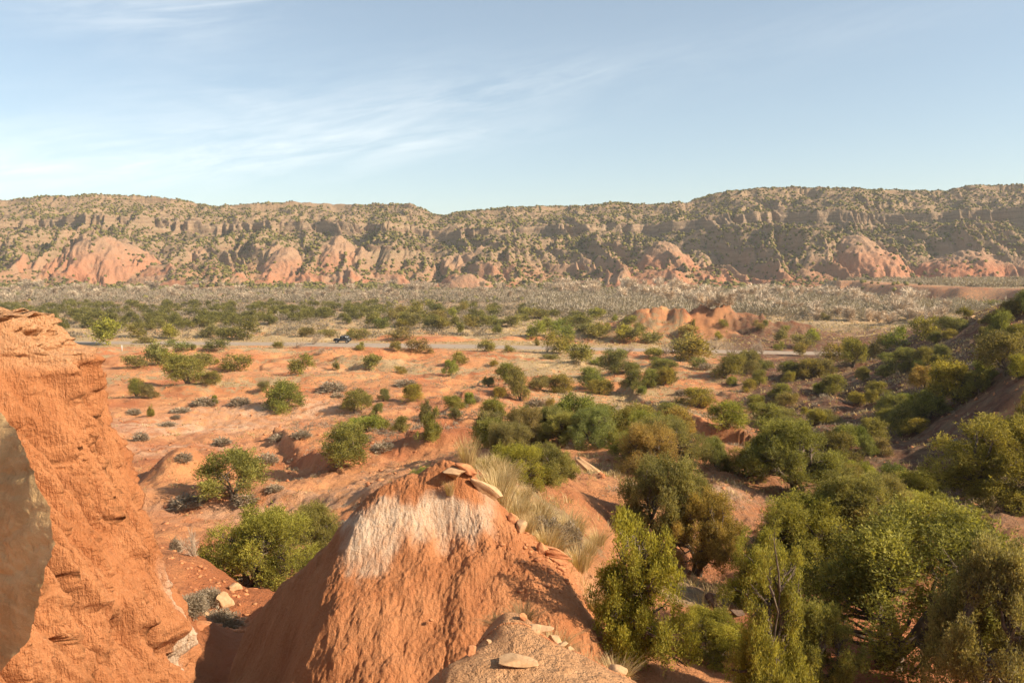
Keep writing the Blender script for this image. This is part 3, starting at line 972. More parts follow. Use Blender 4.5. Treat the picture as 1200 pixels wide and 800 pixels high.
def build_boulder():
    # outline in the plane of the shaded face, thick behind it
    px = [(-70, 470), (-20, 466), (0, 484), (20, 505), (36, 540), (50, 584), (55, 620), (52, 655), (45, 690), (37, 716), (24, 750), (0, 784), (-40, 812), (-90, 800), (-120, 720), (-130, 600), (-110, 510)]
    nrm = np.array([-.65, -.73, .19])
    nrm /= np.linalg.norm(nrm)
    p0 = np.array(at(20, 620, 4.2))
    R = []
    for u, v in px:
        d = np.array(ray(u, v))
        o = np.array([0, 0, EYE])
        R.append(o + d * (((p0 - o) @ nrm) / (d @ nrm)))
    R = np.array(R)
    c = R.mean(0)
    m = len(R)
    tt = np.linspace(0, m, 161)[:-1]
    ring = np.stack([np.interp(tt, np.arange(m + 1), np.append(R[:, k], R[0, k])) for k in range(3)], -1)
    for _ in range(2):
        ring = (np.roll(ring, 1, 0) + 2 * ring + np.roll(ring, -1, 0)) / 4
    ring = c + (ring - c) * (1 + .022 * perlin(tt * .9, tt * 0 + .4, 126) + .012 * perlin(tt * 3.1, tt * 0 + .7, 127))[:, None]
    V = []
    fr = [(.02 + .98 * q, .10 * (1 - q * q)) for q in np.linspace(0, 1, 60)]
    bk = [(1.0, -1e-4)] + [(math.cos(q) * .98 + .02, -.75 * math.sin(q) ** .8) for q in np.linspace(.06, math.pi / 2, 34)]
    for f, h in fr + bk:
        V.append(c + (ring - c) * f + (nrm * h if h > 0 else np.array([-.85, .53, -.05]) * -h * 1.5))
    V = np.concatenate(V)
    nz = .016 * fbm(V[:, 0] * 1.2, V[:, 2] * 1.2, 2, 120) + .004 * fbm(V[:, 0] * 14 + V[:, 1] * 4, V[:, 2] * 14, 3, 121)
    nz = nz - .022 * (1 - np.abs(perlin(V[:, 0] * 1.5 + V[:, 1], V[:, 2] * 2.6, 122))) ** 14 - .012 * (1 - np.abs(perlin(V[:, 0] * 4 + V[:, 1] * 2, V[:, 2] * 5, 123))) ** 10
    nz = nz + .018 * np.tanh(5 * perlin(V[:, 0] * 1.7 - V[:, 1], V[:, 2] * 1.1 + V[:, 0] * .8, 124)) + .005 * fbm(V[:, 0] * 30, V[:, 2] * 34, 3, 125)
    # notch near the lower rim
    q = np.array(at(17, 706, 4.2))
    q2 = np.array(at(27, 742, 4.2))
    ax = q2 - q
    t = np.clip(((V - q) @ ax) / (ax @ ax), 0, 1)
    dd = np.linalg.norm(V - q - t[:, None] * ax, axis=1)
    nz = nz - .10 * np.exp(-(dd / .028) ** 2)
    q3, q4 = np.array(at(-5, 640, 4.2)), np.array(at(17, 706, 4.2))
    ax = q4 - q3
    t = np.clip(((V - q3) @ ax) / (ax @ ax), 0, 1)
    dd = np.linalg.norm(V - q3 - t[:, None] * ax, axis=1)
    nz = nz - .05 * np.exp(-(dd / .02) ** 2)
    V = V + nz[:, None] * nrm
    nr, nc = len(fr) + len(bk), 160
    i = np.arange(nr * nc).reshape(nr, nc)
    j = np.roll(i, -1, 1)
    F = np.stack([i[:-1], i[1:], j[1:], j[:-1]], -1)
    F = np.delete(F, len(fr) - 1, 0).reshape(-1, 4)
    tag(link('boulder', mk('boulder', V, F, [M['boulder']], True)), 'big smooth brown boulder in shade against the clay spire', 'boulder')


build_boulder()


# ------------------------------------------------------------------ plants
def unit(a):
    return a / (np.linalg.norm(a, axis=-1, keepdims=True) + 1e-9)


def leaves_mesh(pos, axis, length, width, tint, r):
    """kite-shaped leaf sprays: four corners each"""
    n = len(pos)
    side_ = unit(np.cross(axis, r.normal(size=(n, 3))))
    L, W = np.asarray(length)[:, None], np.asarray(width)[:, None]
    mid_ = pos + axis * L * .5
    bend = r.normal(size=(n, 3)) * L * .08
    V = np.stack([pos, mid_ + side_ * W * .5 + bend, pos + axis * L, mid_ - side_ * W * .5 + bend], 1).reshape(-1, 3)
    F = np.arange(n * 4).reshape(n, 4)
    return V, F, np.repeat(tint, 4)


def crown_shape(r, style, n):
    seed_ = r.uniform(0, 6.28)
    """centres and radii of the foliage clumps of a plant about 3 m tall and 3.2 m wide"""
    out = []
    for k in range(n):
        a = r.uniform(0, 2 * math.pi)
        if style == 'dome':
            t = r.uniform(.10, .84) ** .9
            rad = 1.28 * math.sqrt(max(0, 1 - (t * .98) ** 2.2)) * r.uniform(.3, 1.12) * (1 + .22 * math.cos(2 * a + seed_))
            q = r.uniform(.24, .50)
        elif style == 'tall':       # several plumes of unequal height
            if k == 0:
                lead = [(r.normal() * .12, r.normal() * .12, 3.0)] + [(math.cos(q_) * w_, math.sin(q_) * w_, r.uniform(1.3, 2.7)) for q_, w_ in zip(r.uniform(0, 6.28, 7), r.uniform(.35, 1.05, 7))]
            lx, ly, lh = lead[r.randint(len(lead))]
            f = r.uniform(.05, .97)
            t = lh * f / 3.0
            rad, q = None, r.uniform(.22, .40) * (1.2 - .75 * f)
            sp_ = .34 * (1 - f) + .07
            out.append((lx * (.5 + .5 * f) + r.normal() * sp_, ly * (.5 + .5 * f) + r.normal() * sp_, 3.0 * t, q))
            continue
        elif style == 'low':
            t = r.uniform(.10, .72)
            rad = 1.4 * math.sqrt(max(0, 1 - t ** 2)) * r.uniform(.3, 1.0)
            q = r.uniform(.28, .5)
        else:                       # open: clumps at the ends of spreading limbs
            t = r.uniform(.22, .90)
            rad = 1.4 * math.sin(math.pi * min(.93, .22 + t * .72)) * r.uniform(.55, 1.08)
            q = r.uniform(.20, .42)
        out.append((math.cos(a) * rad, math.sin(a) * rad, 3.0 * t, q))
    return np.array(out)


def juniper(seed, style, nleaf, leaf, nclump, detail):
    r = np.random.RandomState(seed)
    C = crown_shape(r, style, nclump)
    lean = r.normal(size=2) * .12
    C[:, 0] += C[:, 2] * lean[0]
    C[:, 1] += C[:, 2] * lean[1]
    if nclump > 30:
        C[:, 3] *= (34.0 / nclump) ** .42
    pr = C[:, 3] ** 2
    pr /= pr.sum()
    nt = max(60, nleaf // 7)
    ci = r.choice(len(C), nt, p=pr)
    d = unit(r.normal(size=(nt, 3)) + [0, 0, .25])
    rr = C[ci, 3] * r.uniform(.25, 1.0, nt) ** .45
    rr = rr * (1 + .85 * perlin(d[:, 0] * 2.2 + ci * 3.7, d[:, 1] * 2.2 + d[:, 2] * 1.7, seed % 60))
    tp = C[ci, :3] + d * rr[:, None] * [1, 1, 1.55]
    ok = tp[:, 2] > .02
    tp, d, ci = tp[ok], d[ok], ci[ok]
    nt = len(tp)
    tax = unit(d * .55 + [0, 0, .75] + r.normal(size=(nt, 3)) * .35)
    ttint = np.clip(.45 + r.normal(size=nt) * .27 + .24 * r.normal(size=nclump)[ci] + .12 * d[:, 2] * 0, 0, 1)
    rep = 7
    k = np.repeat(np.arange(nt), rep)
    along = r.uniform(-.2, 2.3 if detail == 2 else 1.7, len(k))
    pos = tp[k] + tax[k] * (along * leaf)[:, None] + r.normal(size=(len(k), 3)) * leaf * .42
    ax = unit(tax[k] + r.normal(size=(len(k), 3)) * .55)
    L = leaf * r.uniform(.6, 1.25, len(k))
    V, F, T = leaves_mesh(pos, ax, L, L * r.uniform(.24, .36, len(k)) * (1.25 if detail == 2 else 1.1), np.clip(ttint[k] + r.normal(size=len(k)) * .13, 0, 1), r)
    if detail == 0:
        return mk('juniper', V, F, [M['leaf']], False, dict(tint=T)), None
    crown = mk('crown', V, F, [M['leaf']], False, dict(tint=T))
    mb = MB()
    ns = 3 if style == 'tall' else 4
    stems = []
    for s in range(ns):
        a = 2 * math.pi * s / ns + r.uniform(-.5, .5)
        sp = .22 if style == 'tall' else .75
        top = 1.9 if style == 'tall' else 1.7
        pts = [np.array([math.cos(a) * .06, math.sin(a) * .06, -.25])]
        for q in np.linspace(.15, 1, 7):
            pts.append(np.array([math.cos(a + q * .5) * sp * q ** 1.1 + lean[0] * q * 2 + r.normal() * .05, math.sin(a + q * .5) * sp * q ** 1.1 + lean[1] * q * 2 + r.normal() * .05, top * q]))
        mb.tube(pts, np.linspace(.105, .022, len(pts)) * r.uniform(.75, 1.1), 6)
        stems += pts[2:]
    stems = np.array(stems)
    for c in C[::(1 if detail == 2 else 2)]:
        dd = np.linalg.norm(stems - c[:3] * [1, 1, .8], axis=1) + (stems[:, 2] > c[2]) * 1.0
        s = stems[np.argmin(dd)]
        e = c[:3] + r.normal(size=3) * .06
        m1 = s * .66 + e * .34 + r.normal(size=3) * .07
        m2 = s * .3 + e * .7 + r.normal(size=3) * .07
        mb.tube([s, m1, m2, e], [.042, .032, .02, .008], 5)
        for _ in range(4 if detail == 2 else 1):
            o = m2 + r.normal(size=3) * .05
            tt = unit(e - s + r.normal(size=3) * .7) * c[3] * r.uniform(.8, 1.25)
            mb.tube([o, o + tt * .5 + r.normal(size=3) * .04, o + tt], [.012, .009, .003], 4)
    return crown, mb.mesh('trunk', [M['bark']], True)


STY = dict(d='dome', t='tall', o='open', l='low')
PROTO = {}
for s_, nm in STY.items():
    PROTO[s_, 2] = [juniper(11 + 7 * k + ord(s_), nm, 88000, .058, 110, 2) for k in range(2 if s_ in 'ot' else 1)]
    PROTO[s_, 1] = [juniper(101 + 7 * k + ord(s_), nm, 13000, .15, 42, 1) for k in range(3)]
    PROTO[s_, 0] = [juniper(501 + 7 * k + ord(s_), nm, 2000, .34, 17, 0) for k in range(4)]
TONES = [(.95, .93, 1.25, 1), (1, 1, 1, 1), (1.14, 1.13, .9, 1), (.72, .74, .85, 1), (1.25, 1.08, 1.25, 1)]
_cnt = {}


def plant(u, v, w, h, s, tone, label, group=None, y=None, cat='juniper'):
    """a juniper whose foot is seen at pixel (u, v) of the 1200 px wide photograph, w x h pixels large"""
    if y is None:
        x, y, z = hit(u, v, 9)
    else:
        x = at(u, v, y)[0]
        z = float(surface(np.array([x]), np.array([float(y)]))[0])
    dist = math.hypot(x, y)
    lv = 2 if dist < 50 else (1 if dist < 150 else 0)
    kk = _cnt.get((s, lv), 0)
    _cnt[s, lv] = kk + 1
    cm, tm = PROTO[s, lv][kk % len(PROTO[s, lv])]
    sw, sh = w / FPX * dist / 3.0, h / FPX * dist / 3.15
    rz = (kk * 2.399) % 6.283
    rr = random.Random(kk * 31 + lv)
    col = tuple(c * rr.uniform(.9, 1.1) for c in TONES[tone][:3]) + (1,)
    if tm is None:
        o = link('juniper', cm, None, (x, y, z - .05), (0, 0, rz), (sw, sw, sh))
        o.color = col
    else:
        o = link('juniper', None, None, (x, y, z - .03), (0, 0, rz), (sw, sw, sh))
        for nm, me in (('crown', cm), ('trunk', tm)):
            p = link(nm, me, o)
            p.color = col
    tag(o, label, cat, group)
    return o


# (u, v of the foot, width, height, style, tone, label[, distance])
JUN = [
    # close, on the mound shoulder, in the ravine and on the ledge
    (742, 812, 128, 218, 't', 2, 'bright upright juniper leaning at the end of the mound ledge rocks', 11.4),
    (902, 850, 104, 225, 't', 2, 'narrow pointed yellow-green juniper rising before the big spreading one', 10.6),
    (838, 806, 92, 58, 'o', 2, 'low bright juniper between the leaning one and the narrow column', 12.8),
    (962, 856, 84, 110, 'o', 1, 'bushy juniper at the bottom between the column and the spreading one', 11.5),
    (1042, 812, 225, 175, 'o', 1, 'largest spreading juniper with a dark forked trunk in the ravine', 13.2),
    (1150, 850, 120, 195, 'o', 0, 'thin open juniper with bare grey boughs before the shaded ledge face', 10.8),
    (770, 645, 96, 108, 'o', 0, 'many-stemmed open juniper on the slope above the dry grass', 25),
    (818, 672, 84, 104, 'o', 4, 'half-bare twiggy juniper beside the many-stemmed open one', 24),
    (884, 690, 92, 110, 't', 2, 'pointed bright juniper behind the narrow column in the ravine', 18),
    (955, 676, 118, 98, 'd', 1, 'broad juniper filling the ravine behind the big spreading one', 20),
    (1012, 668, 92, 80, 'o', 0, 'pale loose juniper higher in the ravine near the ledge end', 21),
    (1078, 652, 66, 50, 'd', 2, 'yellow-green juniper at the tip of the straw ledge', 23),
    (294, 708, 112, 96, 'd', 2, 'bushy bright juniper in the gully between spire and mound', 33),
    (378, 662, 64, 64, 'd', 1, 'dark juniper peeping over the shaded back of the mound', 37),
    (1186, 628, 132, 100, 'o', 1, 'large juniper behind the straw ledge below the dark slope', 30),
    (1136, 634, 44, 28, 't', 2, 'little upright juniper just behind the straw ledge', 24),
    (1064, 616, 62, 56, 'd', 1, 'smooth round juniper over the tip of the straw ledge', 33),
    (1070, 640, 60, 44, 'l', 2, 'bright low juniper in front of the smooth round one', 27),
    (990, 598, 56, 54, 'd', 0, 'soft grey-green juniper at the head of the ravine', 36),
    (1046, 592, 50, 46, 'd', 3, 'dark juniper between the ravine head and the shaded slope', 38),
    (1014, 562, 38, 40, 'o', 2, 'sunlit juniper tufts at the foot of the shaded slope', 43),
    (1044, 553, 30, 34, 'd', 3, 'small dark juniper touching the sunlit tufts below the slope', 46),
    (934, 580, 98, 82, 'o', 1, 'wide juniper with a fallen limb on the bare pink knoll', 37),
    (876, 556, 52, 40, 'd', 1, 'rounded juniper on the rim of the bare pink knoll', 40),
    (839, 553, 32, 34, 'd', 0, 'small bluish juniper at the end of the pink knoll', 41),
    (960, 545, 50, 44, 'd', 0, 'juniper behind the wide one with the fallen limb', 44),
    (595, 584, 72, 54, 'd', 2, 'yellow-green shrubby juniper right behind the tall grass tuft', 21),
    (626, 600, 66, 56, 'o', 0, 'twiggy pale juniper below the slab knoll beside the grass', 22),
    (654, 594, 40, 40, 'o', 4, 'thin straggling juniper on the crumbling bank under the slab knoll', 25),
    (508, 562, 48, 38, 'd', 1, 'juniper behind the summit of the banded mound', 40),
    (545, 560, 50, 34, 'l', 2, 'low juniper behind the cap stone of the banded mound', 36),
    # the thicket on the ridge behind the slab
    (578, 534, 52, 36, 'd', 1, 'dense juniper at the mound end of the ridge thicket', 52),
    (612, 538, 48, 40, 'd', 1, 'second juniper of the ridge thicket from the mound end', 50),
    (640, 540, 42, 44, 'd', 0, 'pale juniper in the ridge thicket above the brown block', 47),
    (668, 536, 34, 30, 'l', 2, 'small juniper tucked just above the tilted slab', 46),
    (697, 545, 56, 46, 'd', 0, 'grey-green juniper hiding the upper edge of the tilted slab', 43),
    (720, 545, 20, 32, 't', 2, 'slender yellow-green juniper at the end of the tilted slab', 42),
    (738, 534, 46, 42, 'd', 1, 'full juniper on the ridge between the slab and the hollow', 50),
    (760, 540, 50, 48, 'd', 1, 'tallest dense juniper of the ridge beside the hollow', 47),
    (774, 550, 40, 48, 'd', 0, 'juniper overhanging the near end of the shaded hollow', 44),
    (787, 537, 22, 36, 't', 1, 'narrow juniper at the lip of the shaded red hollow', 50),
    (740, 568, 44, 34, 'd', 1, 'juniper below the tilted slab, above the many-stemmed one', 38),
    (678, 512, 52, 44, 'o', 1, 'tall open juniper with a gap through its crown above the thicket'),
    (658, 520, 26, 30, 'd', 3, 'dark juniper leaning on the tall open one above the thicket', 58),
    (730, 502, 28, 25, 'd', 0, 'lone juniper on the straw bank above the ridge thicket'),
    # middle distance, red flats
    (274, 586, 76, 52, 'o', 1, 'open juniper with visible limbs beside the steep red hummock'),
    (395, 552, 64, 48, 'd', 1, 'large juniper on the brink of the shadowed red hollow'),
    (506, 518, 36, 46, 't', 1, 'tall juniper with a narrow top on the bare central bank'),
    (498, 494, 24, 32, 't', 0, 'pointed juniper standing just behind the tall central one'),
    (428, 504, 44, 20, 'l', 2, 'long low juniper hedge on the pale trodden flat'),
    (448, 504, 22, 15, 'l', 1, 'middle clump of the low line of junipers on the flat'),
    (470, 507, 22, 20, 'd', 1, 'end clump of the low line of junipers near the pointed one'),
    (416, 484, 36, 28, 'o', 1, 'small spreading juniper casting a wide shadow on the pale flat'),
    (440, 485, 16, 13, 'd', 0, 'grey-green tuft beside the small spreading juniper'),
    (449, 470, 15, 15, 'd', 0, 'small faded juniper above the spreading one on the flat'),
    (484, 471, 28, 20, 'd', 2, 'compact bright juniper upslope of the pointed one'),
    (328, 484, 50, 34, 'd', 1, 'big many-lobed juniper alone on the trampled red flat'),
    (309, 458, 14, 12, 'l', 0, 'low scrubby juniper above the many-lobed one'),
    (350, 438, 26, 21, 'd', 1, 'square-topped juniper below the dark ledges near the road'),
    (394, 434, 10, 12, 't', 0, 'tiny upright juniper on the red bank below the vehicle'),
    (437, 434, 24, 17, 'd', 1, 'neat rounded juniper on the red rise below the vehicle'),
    (471, 438, 14, 10, 'd', 2, 'small bright juniper down from the neat rounded one'),
    (539, 427, 22, 15, 'd', 1, 'upper one of two touching junipers on the tan flat'),
    (529, 440, 18, 18, 'd', 2, 'lower one of two touching junipers on the tan flat'),
    (594, 449, 26, 22, 'd', 1, 'broad juniper on straw ground in mid valley', 0),
    (610, 470, 24, 36, 'd', 0, 'ragged juniper standing over the red bank edge'),
    (632, 456, 28, 16, 'l', 0, 'low greyish juniper beside the ragged one over the bank'),
    (663, 462, 30, 22, 'd', 1, 'juniper in the middle of the row along the bank top'),
    (692, 456, 30, 24, 'd', 1, 'taller back juniper in the row along the bank top'),
    (704, 462, 28, 18, 'l', 2, 'bright spreading juniper at the end of the bank row'),
    (537, 480, 30, 17, 'd', 1, 'juniper on the edge of the red washout, upper clump'),
    (552, 474, 16, 15, 'd', 2, 'small juniper joined to the upper clump over the washout'),
    (533, 491, 18, 14, 'd', 0, 'juniper within the red washout shade'),
    (582, 491, 31, 24, 'd', 1, 'round juniper just across the red washout'),
    (655, 414, 23, 22, 'd', 1, 'grey-green juniper at the roadside bend, rear of a pair'),
    (678, 427, 32, 22, 'd', 1, 'wide juniper at the roadside bend, front of a pair'),
    (666, 404, 11, 11, 'd', 2, 'tiny ball-shaped juniper poking above the roadside pair'),
    (720, 437, 33, 27, 'd', 0, 'pale green juniper on the bank below the road'),
    (740, 437, 18, 13, 'l', 0, 'low grey juniper at the side of the pale green one'),
    (762, 419, 20, 13, 'l', 1, 'low roadside juniper between bare mesquites'),
    (811, 425, 42, 27, 'd', 1, 'wide double-crowned juniper at the roadside before the red ridge'),
    (800, 414, 26, 20, 'd', 0, 'juniper at the roadside behind the double-crowned one'),
    (779, 437, 28, 15, 'd', 0, 'twiggy faded juniper between the bank and the road'),
    (777, 452, 22, 20, 'd', 2, 'brightest juniper of the clump over the red washed-out bank'),
    (758, 454, 20, 20, 'd', 1, 'middle juniper of the clump over the red washed-out bank'),
    (742, 459, 22, 22, 'd', 3, 'shaded juniper of the clump over the red washed-out bank'),
    (849, 443, 33, 26, 'd', 1, 'full round juniper on straw ground before the roadside mesquites'),
    (872, 438, 30, 25, 'd', 0, 'paler juniper behind the full round one before the mesquites'),
    (889, 453, 18, 16, 'd', 1, 'juniper at the edge of the shadowed gully near the mesquites'),
    (875, 459, 16, 13, 'd', 2, 'small juniper down in the shadowed gully'),
    (784, 485, 28, 13, 'l', 1, 'flat-topped juniper above the shaded red hollow'),
    (816, 478, 34, 20, 'd', 2, 'broad yellow-green juniper on red soil above the hollow'),
    (853, 503, 44, 27, 'd', 2, 'large bright juniper on the brink over the red hollow'),
    (914, 512, 29, 16, 'd', 2, 'dome of bright juniper upslope of the pink knoll'),
    (966, 494, 31, 13, 'l', 1, 'low juniper at the foot of the smooth red hummock'),
    (944, 486, 8, 8, 'd', 2, 'very small bright juniper beside the smooth red hummock'),
    (924, 506, 22, 14, 'd', 0, 'soft green juniper touching the bright dome upslope'),
    # below and along the road, spire side
    (126, 404, 31, 27, 'd', 2, 'big round juniper at the road edge beside the spire top'),
    (162, 395, 19, 15, 'd', 1, 'round juniper across the road near the white marker post'),
    (200, 397, 20, 15, 'd', 2, 'ball-shaped yellow-green juniper at the far road edge'),
    (170, 402, 21, 7, 'l', 4, 'low grey scrubby juniper on the near road edge'),
    (211, 410, 24, 11, 'd', 0, 'greyish juniper on the verge below the ball-shaped one'),
    (226, 411, 8, 7, 'd', 1, 'tiny juniper beside the greyish verge one'),
    (251, 410, 27, 11, 'd', 3, 'dark twin-lobed juniper on the near verge'),
    (246, 396, 26, 14, 'd', 0, 'dull juniper in the roadside row beyond the road'),
    (282, 398, 32, 18, 'd', 3, 'tall dark juniper ending the roadside row beyond the road'),
    (263, 397, 18, 12, 'd', 3, 'black-green juniper in the roadside row beside the tall one'),
    (160, 430, 24, 14, 'd', 0, 'pale juniper beginning the trio below the road', 0),
    (184, 429, 29, 24, 'd', 0, 'tall centre juniper of the trio below the road'),
    (200, 428, 24, 16, 'd', 2, 'yellow-green end juniper of the trio below the road'),
    (221, 449, 52, 30, 'd', 1, 'big broad juniper on the tan flat below the trio'),
    (253, 452, 22, 15, 'd', 1, 'smaller companion touching the big broad juniper'),
    (237, 432, 28, 17, 'd', 4, 'dead-tinged juniper behind the big broad one'),
    (276, 435, 31, 18, 'd', 1, 'low wide juniper on the straw beside the trail'),
    (254, 427, 7, 6, 'd', 2, 'tiny bright juniper between the wide one and the trio'),
    (160, 465, 20, 20, 'd', 1, 'front juniper of the pair close by the spire shelf'),
    (178, 467, 20, 16, 'd', 0, 'darker juniper of the pair close by the spire shelf'),
    (178, 488, 12, 13, 't', 2, 'small vivid green upright juniper alone on the pale flat'),
    (253, 473, 8, 10, 'd', 2, 'little green juniper growing out of grey scrub'),
    (422, 411, 10, 9, 'd', 2, 'little round juniper on the shoulder just below the vehicle'),
    (464, 412, 15, 11, 'd', 1, 'dark round juniper on the near shoulder past the vehicle'),
    (489, 413, 23, 17, 'd', 0, 'two-plumed juniper on the near road shoulder'),
    (505, 414, 10, 6, 'l', 4, 'tiny faded bush beside the two-plumed juniper'),
    (326, 408, 15, 8, 'l', 1, 'low juniper under bare branches on the near shoulder'),
    (571, 412, 20, 13, 'd', 1, 'round juniper alone on the shoulder in mid road'),
    (596, 413, 12, 8, 'd', 1, 'small juniper next along the shoulder from the lone one'),
    (359, 395, 21, 11, 'd', 3, 'dark juniper at the roadside ahead of the vehicle'),
    (386, 394, 28, 9, 'l', 0, 'stretched low juniper row close ahead of the vehicle'),
    (422, 398, 20, 13, 'd', 0, 'twiggy juniper at the tail of the vehicle', 0),
    (411, 397, 12, 11, 'd', 2, 'bright little juniper close behind the vehicle', 0),
    (471, 399, 30, 14, 'd', 0, 'spreading juniper at the far roadside on red earth'),
    # beyond the road, in the middle
    (438, 384, 20, 19, 'd', 1, 'tall half of a double juniper beyond the vehicle'),
    (446, 385, 17, 13, 'd', 3, 'dark front half of a double juniper beyond the vehicle'),
    (407, 380, 11, 10, 'd', 3, 'dark small juniper among grey mesquite past the vehicle'),
    (460, 377, 20, 12, 'd', 0, 'grey-green juniper behind the double one'),
    (471, 384, 18, 10, 'd', 1, 'low juniper on straw next to the double one'),
    (486, 383, 16, 16, 'd', 0, 'round faded juniper on straw beyond the road'),
    (445, 365, 24, 9, 'l', 1, 'flat juniper clump at the mesquite margin'),
    (470, 371, 22, 13, 'd', 1, 'first of the big dark clump at the mesquite margin'),
    (490, 372, 26, 16, 'd', 1, 'second of the big dark clump at the mesquite margin'),
    (512, 366, 22, 11, 'd', 3, 'dark juniper topping the central beyond-road group'),
    (512, 376, 16, 14, 'd', 1, 'middle juniper of the central beyond-road group'),
    (530, 372, 10, 11, 'd', 2, 'small oval juniper of the central beyond-road group'),
    (541, 365, 14, 11, 'd', 1, 'round isolated juniper behind the central group'),
    (519, 386, 24, 14, 'd', 1, 'broad front juniper of the central group'),
    (541, 392, 12, 18, 't', 1, 'upright juniper on the roadside end of the central group'),
    (554, 384, 16, 14, 'd', 4, 'grey twiggy juniper beside the upright one'),
    (564, 371, 10, 8, 'd', 1, 'small juniper at the straw gap beyond the road'),
    (578, 368, 17, 10, 'd', 1, 'rounded juniper at the straw gap beyond the road'),
    (577, 384, 20, 14, 'd', 0, 'greyish juniper in the thick of the mid grove'),
    (600, 382, 20, 14, 'd', 0, 'pale juniper in the thick of the mid grove'),
    (582, 391, 15, 10, 'd', 3, 'dark low juniper at the edge of the mid grove'),
    (626, 397, 21, 17, 'd', 2, 'well lit round juniper in front of the mid grove'),
    (629, 405, 8, 10, 't', 1, 'tiny juniper at the foot of the well lit round one'),
    (618, 374, 20, 13, 'd', 1, 'juniper at the back of the mid grove near the pole'),
    (634, 372, 22, 11, 'd', 1, 'wide juniper at the back of the mid grove'),
    (642, 386, 20, 14, 'd', 1, 'juniper inside the grove toward the red ridge'),
    (662, 396, 25, 18, 'd', 1, 'dense juniper at the roadside end of the grove'),
    (664, 384, 16, 10, 'd', 0, 'greyish juniper behind the dense roadside one'),
    (682, 390, 20, 12, 'd', 0, 'grey-green juniper before the red earth patch'),
    (698, 397, 28, 17, 'd', 1, 'wide juniper beside the red earth patch'),
    (708, 390, 12, 10, 'd', 1, 'rounded juniper joined to the wide one by the red earth'),
    (700, 374, 26, 13, 'd', 1, 'juniper in line behind the red earth patch'),
    (678, 374, 14, 9, 'd', 0, 'small juniper in line behind the red earth patch'),
    (734, 400, 26, 18, 'd', 2, 'yellow-green juniper before the red ridge foot'),
    (760, 402, 28, 16, 'd', 0, 'grey-green juniper before the red ridge foot'),
    (748, 392, 14, 12, 'd', 1, 'small juniper between the two at the red ridge foot'),
    (736, 382, 16, 10, 'd', 1, 'juniper on the low end of the red ridge'),
    (720, 377, 9, 8, 'd', 1, 'tiny juniper on the low end of the red ridge'),
    (732, 371, 30, 9, 'l', 1, 'long juniper clump behind the low end of the red ridge', 262),
    (771, 370, 26, 10, 'l', 3, 'dark juniper clump peeping over the red ridge crest', 250),
    (724, 360, 13, 7, 'd', 3, 'dark juniper in the tan brush behind the red ridge', 330),
    (812, 384, 8, 10, 't', 1, 'small upright juniper halfway up the red ridge'),
    (807, 397, 22, 13, 'd', 4, 'grey shrubby juniper at the foot of the red ridge gully'),
    (849, 384, 10, 9, 'd', 1, 'juniper high on the face between the two red humps'),
    (842, 398, 10, 8, 'd', 2, 'bright juniper low on the face between the two red humps'),
    (890, 386, 12, 10, 'd', 0, 'dark tuft on the second red hump'),
    (897, 383, 7, 8, 'd', 0, 'small tuft beside the dark one on the second hump'),
    (919, 391, 10, 8, 'd', 1, 'juniper on the far shoulder of the second red hump'),
    (915, 400, 15, 12, 'd', 0, 'juniper low on the second red hump'),
    (912, 411, 10, 9, 'd', 1, 'round roadside juniper below the second red hump'),
    (938, 417, 14, 13, 'd', 1, 'juniper at the road end by bare mesquite'),
    (942, 407, 20, 14, 'd', 0, 'grey-green juniper above the road end'),
    (953, 400, 15, 13, 'd', 2, 'bright juniper at the tail of the second hump'),
    (967, 376, 10, 9, 'd', 3, 'dark juniper among the pale bare trees', 290),
    # hillside
    (996, 396, 17, 13, 'd', 1, 'round juniper at the low tip of the hillside crest', 190),
    (980, 424, 24, 18, 'd', 1, 'first juniper of the clump at the hillside toe'),
    (1000, 430, 30, 28, 'd', 1, 'largest juniper of the clump at the hillside toe'),
    (1022, 420, 22, 17, 'd', 0, 'upper juniper of the clump at the hillside toe'),
    (1011, 446, 17, 16, 'd', 1, 'small round juniper at the foot of the slope below the toe clump'),
    (1036, 442, 21, 14, 'd', 0, 'pale juniper resting on the hillside foot'),
    (1050, 408, 22, 21, 'd', 1, 'tall rounded juniper on the lower crest line'),
    (1035, 410, 16, 16, 'd', 0, 'juniper next down the crest from the tall rounded one'),
    (1083, 398, 25, 24, 'd', 1, 'broadest juniper on the crest line against the pale grove'),
    (1096, 402, 14, 12, 'd', 3, 'dark small juniper under the broadest crest one'),
    (1061, 416, 18, 10, 'l', 0, 'flat juniper hugging the slope under the crest'),
    (1118, 388, 30, 17, 'l', 0, 'low spreading juniper on the crest by the capstone'),
    (1131, 373, 17, 10, 'd', 3, 'dark juniper on the crest above the capstone'),
    (1155, 362, 28, 11, 'l', 3, 'long dark juniper clump on the upper crest'),
    (1178, 372, 26, 18, 'd', 3, 'dark juniper high on the crest line'),
    (1196, 365, 26, 22, 'd', 3, 'topmost dark juniper where the crest leaves the picture'),
    (1162, 381, 20, 12, 'd', 3, 'dark juniper just beneath the upper crest clump'),
    (1165, 397, 24, 28, 'd', 1, 'tall sunlit juniper standing out on the upper slope'),
    (1151, 401, 16, 16, 'd', 3, 'shaded juniper touching the tall sunlit one'),
    (1191, 398, 22, 16, 'd', 1, 'juniper at the picture edge on the upper slope'),
    (1112, 398, 18, 11, 'd', 2, 'small sunlit juniper on the rocky upper slope'),
    (1060, 438, 28, 25, 'd', 3, 'dark globe of juniper on the lower slope'),
    (1083, 429, 26, 20, 'd', 1, 'juniper upslope from the dark globe'),
    (1106, 424, 20, 18, 'd', 0, 'paler juniper beside the one upslope from the dark globe'),
    (1100, 432, 14, 14, 'd', 3, 'shaded low juniper behind the dark globe pair'),
